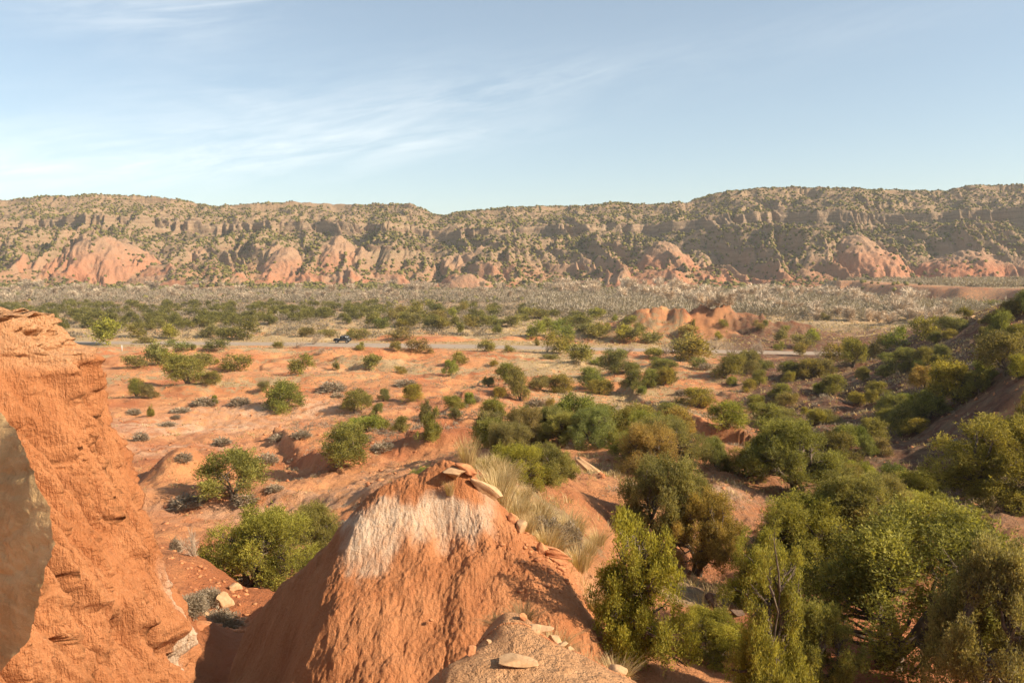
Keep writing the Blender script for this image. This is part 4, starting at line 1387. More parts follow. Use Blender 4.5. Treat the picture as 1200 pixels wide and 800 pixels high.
    (1180, 440, 52, 42, 'o', 0, 'big thin-topped juniper with grey limbs on the slope'),
    (1194, 446, 24, 24, 'd', 2, 'bright juniper at the edge below the thin-topped one'),
    (1160, 446, 26, 20, 'd', 1, 'juniper at the foot of the thin-topped one'),
    (1122, 470, 54, 42, 'd', 2, 'great bright juniper in the middle of the hillside'),
    (1148, 460, 26, 22, 'd', 1, 'juniper adjoining the great bright one, uphill side'),
    (1086, 462, 34, 28, 'o', 4, 'half-dead tan juniper below the great bright one'),
    (1090, 474, 20, 16, 'd', 3, 'dark juniper under the half-dead tan one'),
    (1029, 463, 24, 15, 'd', 1, 'oval juniper on the bare strip at the slope foot'),
    (1006, 473, 26, 14, 'l', 2, 'low bright juniper where the gully meets the slope'),
    (948, 444, 30, 20, 'd', 1, 'broad juniper of the group at the gully head'),
    (925, 443, 24, 15, 'd', 3, 'dark juniper of the group at the gully head'),
    (962, 438, 24, 16, 'd', 0, 'pale back juniper of the group at the gully head'),
    (976, 462, 27, 21, 'd', 1, 'rounded juniper just above the smooth red hummock'),
    (963, 461, 18, 12, 'l', 2, 'low juniper touching the rounded one above the hummock'),
    (922, 448, 14, 12, 'd', 2, 'bright tuft in front of the gully head group'),
    (1046, 486, 34, 24, 'o', 0, 'pale airy juniper uppermost in the lower slope cluster'),
    (1052, 511, 40, 34, 'd', 3, 'dark dense juniper in the lower slope cluster'),
    (1087, 494, 46, 30, 'o', 1, 'spreading juniper with grey twigs in the lower slope cluster'),
    (1075, 509, 27, 17, 'd', 2, 'bright low juniper at the front of the lower slope cluster'),
    (1030, 500, 26, 20, 'd', 1, 'juniper on the gully side of the lower slope cluster'),
    (1018, 522, 36, 30, 'd', 1, 'soft juniper below the lower slope cluster'),
    (990, 523, 28, 22, 'd', 1, 'round juniper in the gully below the lower slope cluster'),
    (1006, 524, 18, 22, 'd', 3, 'dark juniper squeezed between the soft and round ones'),
    (1196, 532, 24, 60, 't', 2, 'tall bright juniper cut by the picture edge on the dark slope', 44),
]
for i_, q in enumerate(JUN):
    u, v, w, h, s, t, lab = q[:7]
    if i_ < 30:
        w, h = w * 1.12, h * 1.04
    elif v > 395 and 560 < u < 1000:
        w, h = w * 1.15, h * 1.08
    y = q[7] if len(q) > 7 and q[7] else None
    plant(u, v, w, h, s, t, lab, None, y)

rb = random.Random(5)
FILL = [  # corners in the photograph, how many, width and height range in metres, label, group
    ((575, 512, 800, 556), 12, (2.4, 3.6), (1.8, 2.6), 'juniper deep inside the thicket along the ridge behind the tilted slab', 'junipers of the ridge thicket'),
    ((856, 585, 1085, 690), 6, (1.6, 2.6), (1.4, 2.2), 'juniper within the crowded ravine below the bare pink knoll', 'junipers crowding the ravine'),
    ((1010, 420, 1200, 545), 9, (1.4, 2.8), (1.1, 2.0), 'juniper among the dense scatter clothing the shaded hillside', 'junipers scattered over the hillside'),
    ((880, 432, 1010, 560), 9, (2.0, 3.8), (1.5, 2.6), 'juniper lining the gully along the foot of the hillside', 'junipers along the gully'),
    ((560, 420, 900, 490), 20, (1.4, 3.4), (1.0, 2.2), 'small juniper dotted over the rough red and straw ground in mid valley', 'small junipers dotted over mid valley'),
]
for (u0, v0, u1, v1), n, wr, hr, lab, grp in FILL:
    for k in range(n):
        u, v = rb.uniform(u0, u1), rb.uniform(v0, v1)
        if (u > 1060 and v > 478) or (635 < u < 735 and 528 < v < 580):
            continue
        x, y, z = hit(u, v, 9)
        d = math.hypot(x, y)
        plant(u, v, rb.uniform(*wr) * FPX / d, rb.uniform(*hr) * FPX / d, rb.choice('dddol'), rb.choice([0, 0, 1, 1, 2, 3, 4]), lab, grp)


def juniper_belt():
    """the dense belt of dark junipers merging into grey brush beyond the road"""
    pv, pf, pt, n0 = [], [], [], 0
    protos = []
    for s_ in 'dl':
        for cm, _ in PROTO[s_, 0]:
            V = np.zeros(len(cm.vertices) * 3, np.float32)
            cm.vertices.foreach_get('co', V)
            t = np.zeros(len(cm.vertices), np.float32)
            cm.attributes['tint'].data.foreach_get('value', t)
            protos.append((V.reshape(-1, 3), t))
    for k in range(270):
        u = rb.uniform(-20, 450)
        v = 358 + 29 * rb.random() * (1 - .5 * max(0, (u - 230) / 220))
        if k > 235:
            u, v = rb.uniform(450, 700), rb.uniform(360, 384)
        x, y, z = hit(u, v, 100)
        if road_dist(np.array(x), np.array(y)) < 9:
            continue
        V, t = protos[k % len(protos)]
        a = rb.uniform(0, 6.28)
        w, h = rb.uniform(.9, 2.0), rb.uniform(.75, 1.25)
        c, s = math.cos(a) * w, math.sin(a) * w
        pv.append(np.stack([V[:, 0] * c - V[:, 1] * s + x, V[:, 0] * s + V[:, 1] * c + y, V[:, 2] * h + z - .05], -1))
        pf.append(np.arange(len(V)).reshape(-1, 4) + n0)
        pt.append(np.clip(t + rb.uniform(-.25, .1), 0, 1))
        n0 += len(V)
    o = link('juniper_undergrowth', mk('juniper_undergrowth', np.concatenate(pv), np.concatenate(pf), [M['leaf']], False, dict(tint=np.concatenate(pt))))
    o.color = (.85, .85, .95, 1)
    tag(o, 'long dark belt of junipers merging with grey brush beyond the road', 'junipers', kind='stuff')


juniper_belt()


# ------------------------------------------------------------------ bare trees and scrub
def bare_tree(seed, H, W, n, width, spread=.9, name='bare_tree', mat='twig', trunk=True):
    """leafless crown: forking limbs that end in fans of thin twigs"""
    r = np.random.RandomState(seed)
    mb = MB()
    T = []
    ends = []
    for s in range(r.randint(3, 6)):
        a = r.uniform(0, 6.28)
        p = np.array([math.cos(a) * .1, math.sin(a) * .1, -.2])
        d = unit(np.array([math.cos(a) * spread * .7, math.sin(a) * spread * .7, 1.0]))
        pts = [p]
        for k in range(6):
            d = unit(d + r.normal(size=3) * .22 + [0, 0, .05])
            p = p + d * H * .12
            pts.append(p)
            ends.append((p, d))
        mb.tube(pts, np.linspace(H * .022, H * .008, len(pts)) * (width / .05) ** .5, 5)
    V, Fq = np.concatenate(mb.V), np.concatenate(mb.F[4])
    A, B = [], []
    for k in range(n):
        p, d = ends[r.randint(len(ends))]
        d2 = unit(d + r.normal(size=3) * .65 + [0, 0, .25])
        L = H * r.uniform(.18, .42)
        A.append(p + r.normal(size=3) * H * .02)
        B.append(p + d2 * L)
    A, B = np.array(A), np.array(B)
    q = np.stack([np.clip(B[:, 0], -W, W), np.clip(B[:, 1], -W, W), np.clip(B[:, 2], .02, H)], -1)
    ax = q - A
    L = np.linalg.norm(ax, axis=1)
    LV, LF, LT = leaves_mesh(A, unit(ax), L, np.full(len(L), width), np.clip(.5 + r.normal(size=len(L)) * .3, 0, 1), r)
    me = mk(name, np.concatenate([V, LV]), [Fq, LF + len(V)], [M[mat]], False, dict(tint=np.concatenate([np.full(len(V), .25), LT])))
    return me


MESQ = [bare_tree(900 + k, 3.2, 2.6, 420, .035, 1.3, 'mesquite') for k in range(4)]
COTT = [bare_tree(940 + k, 8.0, 3.6, 560, .19, .7, 'cottonwood') for k in range(5)]


def put(meshes, k, nm, u, v, w, h, W0, H0, col, label, cat, group=None, y=None):
    if y is None:
        x, y, z = hit(u, v, 9)
    else:
        x = at(u, v, y)[0]
        z = float(surface(np.array([x]), np.array([float(y)]))[0])
    d = math.hypot(x, y)
    o = link(nm, meshes[k % len(meshes)], None, (x, y, z - .03), (0, 0, k * 2.4), (w / FPX * d / W0, w / FPX * d / W0, h / FPX * d / H0))
    o.color = col
    return tag(o, label, cat, group)


MES = [(782, 416, 18, 19, 'dark forked bare mesquite standing alone at the roadside'), (640, 413, 14, 14, 'small bare mesquite on the verge before the roadside pair'), (736, 413, 15, 14, 'thin bare mesquite on the verge below the red ridge end'),
       (876, 419, 30, 18, 'wide bare mesquite before the road at the second red hump'), (858, 416, 22, 18, 'bare mesquite beside the wide one before the road'), (895, 415, 24, 20, 'tall grey bare mesquite under the second red hump'),
       (840, 410, 24, 18, 'grey bare mesquite at the far road edge'), (886, 428, 22, 12, 'low dark bare mesquite on the near verge'), (960, 419, 16, 14, 'little bare mesquite at the road end'), (366, 404, 26, 20, 'bare grey bush drooping before the road ahead of the vehicle'),
       (346, 408, 24, 13, 'spreading bare bush on the verge by the low juniper'), (372, 416, 26, 11, 'low tan bare bush below the road ahead of the vehicle'), (804, 524, 20, 26, 'pale leafless bush at the lip of the shaded hollow'),
       (232, 700, 34, 40, 'dark leafless bush in the gully beside the spire'), (680, 402, 16, 9, 'low bare bush at the roadside by the grove')]
for k, (u, v, w, h, lab) in enumerate(MES):
    put(MESQ, k, 'mesquite', u, v, w, h, 4.4, 3.0, (.85, .8, .78, 1), lab, 'bare bush', None, 48 if u == 804 else (31 if u == 232 else (9.6 if u == 1192 else None)))
def tone_(f):
    f *= .84
    return (f, .96 * f, .93 * f, 1)


rc = random.Random(9)
for k in range(96):
    t = rc.random()
    u = 640 + 470 * t ** .8
    lo = 340 + 10 * max(0, (u - 760) / 300)
    v = rc.uniform(lo, lo + 30 * min(1, max(.25, (u - 600) / 330)))
    if 735 < u < 940 and v > 366:
        v = 366 - rc.uniform(0, 12)
    put(COTT, k, 'cottonwood', u, v, rc.uniform(13, 23), rc.uniform(11, 18), 5.6, 7.4, tone_(rc.uniform(1.25, 1.7)),
        'pale leafless cottonwood in the grove between the red ridge and the cut bank', 'bare tree', 'pale bare trees of the wide grove')
for k in range(90):
    u = rc.uniform(-20, 660)
    v = rc.choice([rc.uniform(336, 341), rc.uniform(340, 352)])
    put(COTT, k + 3, 'cottonwood', u, v, rc.uniform(8, 15), rc.uniform(7, 11), 5.6, 7.4, tone_(rc.uniform(.95, 1.4)),
        'small pale leafless cottonwood along the foot of the canyon wall', 'bare tree', 'pale bare trees along the canyon wall foot')

# grey sage and dead scrub, each a plant of its own
def scrub_mesh(seed, n, leaf, name='sagebrush'):
    r = np.random.RandomState(seed)
    d = unit(r.normal(size=(n, 3)) * [1, 1, .6] + [0, 0, .55])
    d[:, 2] = np.abs(d[:, 2])
    rad = r.uniform(.15, 1, n) ** .6 * (1 + .35 * perlin(d[:, 0] * 3, d[:, 1] * 3, seed % 40))
    pos = d * rad[:, None] * [.5, .5, .8]
    V, F, T = leaves_mesh(pos, unit(d + r.normal(size=(n, 3)) * .5), leaf * r.uniform(.6, 1.3, n), leaf * .22 * r.uniform(.6, 1.3, n), np.clip(.5 + .25 * r.normal(size=n), 0, 1), r)
    return mk(name, V, F, [M['scrub']], False, dict(tint=T))


SAGE = [scrub_mesh(60 + k, 900, .24) for k in range(4)]
SAGE_FINE = [scrub_mesh(70 + k, 5200, .12) for k in range(2)]
SAG = [(240, 475, 26, 10, 'wide grey sagebrush with a green tip on the flat'), (281, 474, 22, 9, 'olive sagebrush beside the trail on the flat'), (212, 483, 20, 6, 'low grey sagebrush streak below the wide one'), (206, 490, 10, 4, 'tiny olive scrub on the pale flat'),
       (165, 516, 15, 10, 'grey round sagebrush close to the spire edge'), (157, 485, 14, 7, 'grey scrub beside the vivid upright juniper'), (195, 499, 18, 5, 'flat tan scrub on the pale trodden ground'), (260, 521, 20, 9, 'grey sagebrush on the bare rise above the hummock'),
       (215, 540, 18, 10, 'grey sagebrush capping the steep red hummock'), (389, 458, 30, 12, 'olive sage patch on the red rise'), (327, 516, 19, 8, 'grey sagebrush alone on the wide pale flat'), (354, 513, 21, 8, 'brownish sagebrush next to the lone grey one'),
       (312, 542, 24, 12, 'tan dead scrub behind the open juniper'), (288, 590, 30, 12, 'dry brown scrub at the foot of the open juniper'), (220, 594, 36, 12, 'dark dry scrub in the shade of the steep hummock'), (322, 575, 18, 8, 'straw-coloured scrub on the bench'),
       (476, 452, 24, 8, 'grey scrub between bright junipers in mid flat'), (556, 470, 14, 8, 'brown scrub at the washout edge'), (630, 475, 20, 10, 'brown dead shrub on the red bank face'), (827, 433, 14, 8, 'olive scrub below the double-crowned juniper'),
       (395, 466, 14, 7, 'dark scrub below the olive patch'), (420, 520, 30, 12, 'grey dead sage in the bare draw'), (448, 527, 26, 10, 'grey sage on the slope under the tall central juniper'), (226, 768, 40, 22, 'brown brush in the shade between spire foot and mound', 18.8), (258, 732, 44, 26, 'dark twiggy brush behind the flat gully boulder', 25), (206, 645, 14, 22, 'grey twiggy shrub against the spire edge', 40),
       (244, 716, 34, 18, 'dark brown brush among the gully stones', 27.5), (668, 625, 30, 44, 'dead tan shrub ball on the mound shoulder', 17), (640, 622, 48, 40, 'feathery dead bush above the ledge rocks', 15.5),
       (1000, 505, 20, 9, 'grey sage at the gully mouth'), (985, 497, 16, 8, 'pale scrub by the low juniper of the hummock'), (938, 520, 22, 8, 'grey sage on the slope above the pink knoll'), (800, 462, 16, 7, 'pale scrub in the sunny gap by the clump')]
for k, q in enumerate(SAG):
    u, v, w, h, lab = q[:5]
    o = put(SAGE_FINE if len(q) > 5 else SAGE, k, 'sagebrush', u, v, w, h, 1.05, .95, tuple(random.Random(k).uniform(.85, 1.15) * c for c in (1, .95, .9)) + (1,), lab, 'shrub', None, q[5] if len(q) > 5 else None)


# ------------------------------------------------------------------ grasses
def blade_clump(r, n, H, R, width, droop=.5):
    """curved blades, three segments each"""
    a = r.uniform(0, 6.283, n)
    base = np.stack([np.cos(a), np.sin(a), a * 0], -1) * (R * .35 * r.random_sample(n) ** .5)[:, None]
    out = np.stack([np.cos(a + r.normal(size=n) * .5), np.sin(a + r.normal(size=n) * .5), a * 0], -1)
    h = H * r.uniform(.45, 1.1, n)
    ln = R * r.uniform(.2, 1.0, n)
    w = width * r.uniform(.6, 1.3, n)
    sd = np.stack([-out[:, 1], out[:, 0], a * 0], -1)
    V = []
    for t, ww in ((0, 1), (.4, .85), (.75, .55), (1, .05)):
        c = base + out * (ln * t ** 1.6)[:, None]
        c[:, 2] = h * (t - droop * .35 * t ** 3)
        V += [c - sd * (w * ww * .5)[:, None], c + sd * (w * ww * .5)[:, None]]
    V = np.stack(V, 1)
    i = np.arange(n)[:, None] * 8
    F = np.concatenate([i + np.array([[0, 1, 3, 2]]), i + np.array([[2, 3, 5, 4]]), i + np.array([[4, 5, 7, 6]])])
    T = np.repeat(np.clip(.5 + .3 * r.normal(size=n), 0, 1), 8)
    return V.reshape(-1, 3), F, T


def grass_mesh(seed, n, H, R, width, name='grass_tuft'):
    r = np.random.RandomState(seed)
    V, F, T = blade_clump(r, n, H, R, width)
    return mk(name, V, F, [M['straw']], False, dict(tint=T))


GT = [grass_mesh(30 + k, 300, .8, .5, .010) for k in range(3)]
TUFT = [(548, 552, 36, 62, 13.6, 'tall wispy grass tuft waving behind the cap stone'), (585, 588, 58, 66, 14.2, 'full pale grass tuft beside the long tilted slab'), (608, 600, 50, 54, 14.6, 'grass tuft in front of the yellow-green shrubby juniper'), (640, 625, 54, 44, 14.0, 'straw tuft above the square block on the shoulder'),
        (618, 632, 44, 30, 13.4, 'short straw tuft between the lump and the square block'), (527, 572, 20, 28, 13.0, 'little dry tuft clinging beside the cap stone'), (582, 716, 44, 14, 7.3, 'matted brown grass on the brow of the stony hump'), (612, 722, 56, 24, 7.3, 'thin tan grass behind the thin flagstone'),
        (650, 733, 70, 34, 7.4, 'loose straw spilling behind the propped stone'), (688, 755, 70, 34, 7.5, 'long straw leaning over the edge of the hump'), (722, 775, 60, 46, 7.4, 'straw tuft round the half buried pale stone'), (758, 806, 70, 60, 8.4, 'pale grass under the leaning bright juniper'),
        (700, 700, 34, 34, 12.4, 'wispy grass at the foot of the orange ledge rock')]
for k, (u, v, w, h, y, lab) in enumerate(TUFT):
    x, _, z = at(u, v, y)
    g = float(surface(np.array([x]), np.array([float(y)]))[0])
    o = link('grass_tuft', GT[k % 3], None, (x, y, g - .02), (0, 0, k * 1.7), (w / FPX * y / .85,) * 2 + (h / FPX * y / .95,))
    o.color = (1, 1, 1, 1) if k not in (6, 7) else (.6, .52, .5, 1)
    tag(o, lab, 'grass tuft')


rt = random.Random(21)
for k in range(22):
    u, y = rt.uniform(560, 712), rt.uniform(14.6, 19.5)
    x = at(u, 600, y)[0]
    o = link('grass_tuft', GT[k % 3], None, (x, y, float(surface(np.array([x]), np.array([y]))[0]) - .02), (0, 0, k * 1.3), (rt.uniform(.7, 1.2),) * 2 + (rt.uniform(.45, .85),))
    tag(o, 'dry straw tuft on the saddle between the banded mound and the tilted slab', 'grass tuft', 'straw tufts of the saddle')


def scatter_grass():
    """straw over the open ground, thicker where the soil is grassy: nobody could count it"""
    r = np.random.RandomState(77)
    parts, n0 = [], 0
    for (ya, yb, xr, N, H, wd, nb, thr) in ((13, 40, (-.3, .75), 5200, .34, .012, 7, .30), (30, 90, (-.72, .72), 16000, .30, .035, 5, .34), (85, 215, (-.72, .72), 26000, .40, .09, 4, .40), (200, 420, (-.72, .72), 15000, .6, .22, 4, .42)):
        y = np.exp(r.uniform(math.log(ya), math.log(yb), N))
        x = y * r.uniform(xr[0], xr[1], N)
        g, p, d, b, _ = attr_ground(x, y)
        dens = g + .55 * b * (y < 60) + .5 * fbm(x / 3.0, y / 3.0, 3, 130)
        ok = (r.random_sample(N) < sst(thr - .15, thr + .35, dens)) & (road_dist(x, y) > 6.5)
        ok &= ~((x > MX0 + .5) & (x < 2.2) & (y > MY0) & (y < 14.5))
        x, y = x[ok], y[ok]
        z = ground(x, y)
        for k in range(len(x)):
            V, F, T = blade_clump(r, nb, H * r.uniform(.5, 1.2), H * r.uniform(.5, 1.1), wd)
            parts.append((V + [x[k], y[k], z[k] - .01], F + n0, T))
            n0 += len(V)
    me = mk('dry_grass', np.concatenate([p[0] for p in parts]), np.concatenate([p[1] for p in parts]), [M['straw']], False, dict(tint=np.concatenate([p[2] for p in parts])))
    tag(link('dry_grass', me), 'thin straw-coloured grass growing in patches over the red soil', 'grass', kind='stuff')


def scatter_scrub():
    """small grey tufts and seedlings over the flats, and the brush beyond the road"""
    r = np.random.RandomState(78)
    pv, pf, pt, n0 = [], [], [], 0
    for (ya, yb, xa, xb, N, H, nl, leaf, tb) in ((26, 70, -.72, .72, 650, .34, 60, .12, .5), (70, 200, -.72, .72, 4200, .52, 34, .26, .35), (222, 330, -.75, .0, 1500, 1.3, 34, .9, .05), (300, 480, -.75, .75, 4200, 1.9, 30, 1.3, .12),
                                                (440, 690, -.75, .75, 5200, 2.6, 26, 2.0, .38), (225, 330, .0, .7, 900, 1.1, 30, .7, .3), (330, 560, .02, .62, 2300, 4.0, 34, 2.2, .55)):
        y = np.exp(r.uniform(math.log(ya), math.log(yb), N))
        x = y * r.uniform(xa, xb, N)
        ok = (road_dist(x, y) > 7) & (fbm(x / np.where(y > 220, 14, .22 * y), y / np.where(y > 220, 14, .12 * y), 3, 140) > np.where(y > 220, -.22, -.12))
        dd, ee = side(x, y, P2((985, 333, 640), (1020, 338, 560), (1060, 343, 500), (1120, 351, 440), (1210, 362, 400), (1400, 370, 380)))
        ok &= ~((np.abs(dd - 2) < 20) & (ee < 30) & (y > 260))
        x, y = x[ok], y[ok]
        z = ground(x, y)
        for k in range(len(x)):
            d = unit(r.normal(size=(nl, 3)) + [0, 0, .3])
            d[:, 2] = np.abs(d[:, 2])
            hh = H * r.uniform(.4, 1.2)
            pos = d * (r.uniform(.2, 1, nl) ** .6)[:, None] * [hh * .9, hh * .9, hh * .8]
            V, F, T = leaves_mesh(pos + [x[k], y[k], z[k]], unit(d + r.normal(size=(nl, 3)) * .5), leaf * r.uniform(.6, 1.3, nl), leaf * .18 * r.uniform(.6, 1.3, nl), np.clip(tb + r.normal() * .15 + .2 * r.normal(size=nl), 0, 1), r)
            pv.append(V); pf.append(F + n0); pt.append(T)
            n0 += len(V)
    me = mk('low_scrub', np.concatenate(pv), np.concatenate(pf), [M['scrub']], False, dict(tint=np.concatenate(pt)))
    tag(link('low_scrub', me), 'low grey brush and seedlings strewn over the valley floor', 'brush', kind='stuff')


def scatter_gravel():
    r = np.random.RandomState(79)
    V0, F0 = ICO[1]
    pv, pf, n0 = [], [], 0
    spots = []
    for k in range(520):
        q = r.random_sample()
        if q < .55:
            u, v = 660 + r.normal() * 26, 764 + r.normal() * 12
        else:
            u, v = r.uniform(540, 735), r.uniform(735, 798)
        spots.append((*at(u, v, 6.8)[:2], r.uniform(.006, .02)))
    for k in range(260):
        x, y, _ = at(250 + r.normal() * 26, 735, r.uniform(20, 30))
        spots.append((x, y, r.uniform(.04, .16)))
    for k in range(120):
        x, y, _ = at(645 + r.normal() * 26, 655, 12.8 + r.normal() * .5)
        spots.append((x, y, r.uniform(.02, .08)))
    for k in range(2600):
        y = r.uniform(30, 190)
        spots.append((y * r.uniform(-.7, .7), y, r.uniform(.3, 1.0) ** 2 * .32))
    S = np.array(spots)
    S[:, 2] *= .75
    Z = ground(S[:, 0], S[:, 1])
    m = (S[:, 0] > MX0) & (S[:, 0] < MX1) & (S[:, 1] > MY0) & (S[:, 1] < MY1)
    Z = np.where(m, np.maximum(Z, mound(S[:, 0], S[:, 1])), Z)
    for (x, y, s), z in zip(S, Z):
        V = V0 * (1 + .38 * r.normal(size=V0.shape)) * [s, s * r.uniform(.6, 1), s * r.uniform(.4, .8)]
        pv.append(V + [x, y, z + s * .15]); pf.append(F0 + n0)
        n0 += len(V)
    tag(link('gravel', mk('gravel', np.concatenate(pv), np.concatenate(pf), [M['redrock']])), 'loose reddish pebbles lying on hump, gully floor and flats', 'gravel', kind='stuff')


def scatter_canyon():
    """the countless junipers dotting the canyon wall and its foot"""
    r = np.random.RandomState(80)
    V0, F0 = ICO[1]
    N = 80000
    y = r.uniform(690, 1090, N)
    x = y * r.uniform(-.74, .74, N)
    z, ba, re_, cl, ss = canyon(x, y)
    den = .42 + .5 * fbm(x / 70, y / 60, 3, 150) + .35 * np.exp(-((ss - .5) / .09) ** 2) + .3 * sst(.93, .99, ss) + .35 * (1 - sst(.02, .14, ss)) - .8 * np.maximum(ba, re_) - .6 * cl + .12 * sst(600, 800, 600 + FPX * x / y)
    ok = r.random_sample(N) < np.clip(den, 0.02, .95)
    x, y, z = x[ok], y[ok], z[ok]
    y2 = r.uniform(430, 720, 1500)
    x2 = y2 * r.uniform(-.74, .74, 1500)
    k2 = fbm(x2 / 120, y2 / 60, 3, 151) > .05 - .25 * (y2 > 620)
    x2, y2 = x2[k2], y2[k2]
    z2 = ground(x2, y2)
    x, y, z = np.concatenate([x, x2]), np.concatenate([y, y2]), np.concatenate([z, z2])
    n = len(x)
    s = r.uniform(.7, 2.0, n) * np.where(y > 1000, .85, 1)
    V = V0[None] * (1 + .28 * r.normal(size=(n, len(V0), 3))) * np.stack([s, s, s * .85], -1)[:, None, :]
    V = V + np.stack([x, y, z + s * .4], -1)[:, None, :]
    F = (F0[None] + (np.arange(n) * len(V0))[:, None, None]).reshape(-1, 3)
    T = np.repeat(np.clip(.35 + .25 * r.normal(size=n), 0, 1), len(V0))
    me = mk('juniper_shrubbery', V.reshape(-1, 3), F, [M['leaf']], False, dict(tint=T))
    o = link('juniper_shrubbery', me)
    o.color = (.85, .82, .85, 1)
    tag(o, 'countless small dark junipers dotting the slopes of the canyon wall', 'junipers', kind='stuff')


scatter_grass()
scatter_scrub()
scatter_gravel()
scatter_canyon()


# ------------------------------------------------------------------ vehicle, post, pole
def build_vehicle():
    x, y = on_plane(400, 402.6)
    root = tag(link('off_road_vehicle', None, None, (x, y + 1.2, .10), (0, 0, math.radians(182))), 'dark boxy off-road vehicle on the dusty valley road', 'off-road car')
    b = MB()
    b.box((0, 0, .78), (4.3, 1.62, .52), (.985, .96))                 # tub
    b.box((1.28, 0, 1.12), (1.55, 1.48, .2), (.92, .9), -.05)         # hood
    link('body', b.mesh('body', [M['paint']]), root)
    c = MB()
    c.box((-.62, 0, 1.42), (2.35, 1.56, .78), (.84, .86), -.05)
    cab = link('cabin', c.mesh('cabin', [M['paint']]), root)
    for sy in (-1, 1):
        for cx, w in ((-.02, .66), (-.82, .72)):
            g = MB()
            g.box((cx, sy * .742, 1.46), (w, .03, .44), (.88, 1), -.02)
            link('window', g.mesh('window', [M['glass']]), cab, (0, 0, 0), (sy * -.12 * 0, 0, 0))
    g = MB()
    g.box((.545, 0, 1.45), (.03, 1.25, .5), (1, .9), -.10)
    link('windscreen', g.mesh('windscreen', [M['glass']]), cab)
    for px in (1.36, -1.32):
        for sy in (-1, 1):
            t = MB()
            an = np.linspace(0, 2 * math.pi, 25)[:-1]
            prof = [(.20, -.11), (.36, -.13), (.40, -.09), (.40, .09), (.36, .13), (.20, .11)]
            V = np.array([(px + r * math.cos(a), sy * .80 + q, .40 + r * math.sin(a)) for r, q in prof for a in an])
            i = np.arange(len(V)).reshape(len(prof), 24)
            j = np.roll(i, -1, 1)
            t.add(V, np.stack([i, j, np.roll(j, -1, 0), np.roll(i, -1, 0)], -1).reshape(-1, 4))
            wh = link('wheel', None, root)
            link('tyre', t.mesh('tyre', [M['rubber']], True), wh)
            m = MB()
            m.tube([(px, sy * .80 - .1, .40), (px, sy * .80 + .1, .40)], [.21, .21], 16)
            m.tube([(px, sy * .9, .40), (px, sy * .91, .40)], [.21, .01], 16)
            link('rim', m.mesh('rim', [M['metal']]), wh)
            f = MB()
            f.box((px, sy * .84, .88), (1.0, .22, .08), (.8, 1))
            link('fender', f.mesh('fender', [M['rubber']]), root)
    p = MB()
    p.box((2.24, 0, .62), (.16, 1.5, .16))
    link('bumper', p.mesh('bumper', [M['rubber']]), root)
    p = MB()
    p.box((-2.2, 0, .62), (.14, 1.4, .16))
    link('bumper', p.mesh('bumper', [M['rubber']]), root)
    for sy in (-1, 1):
        h = MB()
        h.tube([(2.06, sy * .56, .98), (2.15, sy * .56, .98)], [.11, .10], 12)
        h.tube([(2.15, sy * .56, .98), (2.16, sy * .56, .98)], [.10, .01], 12)
        link('headlight', h.mesh('headlight', [M['lamp']]), root)
    s = MB()
    s.tube([(-2.14, 0, 1.02), (-2.38, 0, 1.02)], [.38, .38], 20)
    s.tube([(-2.38, 0, 1.02), (-2.40, 0, 1.02)], [.38, .01], 20)
    link('spare_wheel', s.mesh('spare_wheel', [M['rubber']]), root)


build_vehicle()


def build_posts():
    x, y, z = hit(143, 411)
    m = MB()
    m.box((0, 0, .55), (.16, .10, 1.5), (.9, .9))
    m.box((0, 0, 1.34), (.20, .14, .08), (.6, .6))
    tag(link('marker_post', m.mesh('marker_post', [M['white']]), None, (x, y, z)), 'short white marker post beside the road near the spire top', 'post')
    x, y, z = hit(608, 368)
    root = tag(link('utility_pole', None, None, (x, y, z)), 'thin dark utility pole rising from the brush beyond the road', 'pole')
    m = MB()
    m.tube([(0, 0, -.3), (0, 0, 7)], [.14, .10], 10)
    link('pole', m.mesh('pole', [M['pole']]), root)
    m = MB()
    m.box((0, 0, 6.6), (1.6, .12, .14))
    for q in (-.7, 0, .7):
        m.box((q, 0, 6.76), (.08, .08, .16), (.6, .6))
    link('crossarm', m.mesh('crossarm', [M['pole']]), root)


build_posts()

# ------------------------------------------------------------------ camera, light, sky
cam = bpy.data.cameras.new('camera')
cam.lens, cam.sensor_width, cam.sensor_fit = 28.0, 36.0, 'HORIZONTAL'
cam.clip_start, cam.clip_end = .1, 20000
co = bpy.data.objects.new('camera', cam)
COL.objects.link(co)
co.location = (0, 0, EYE)
co.rotation_euler = (math.pi / 2 - PITCH, 0, 0)
scene.camera = co

sun = bpy.data.lights.new('sun', 'SUN')
sun.energy, sun.angle, sun.color = 4.4, math.radians(.53), (1.0, .87, .67)
so = bpy.data.objects.new('sun', sun)
COL.objects.link(so)
from mathutils import Vector
sd = Vector((math.sin(SUN_AZ) * math.cos(SUN_EL), math.cos(SUN_AZ) * math.cos(SUN_EL), math.sin(SUN_EL)))
so.rotation_euler = sd.to_track_quat('Z', 'Y').to_euler()


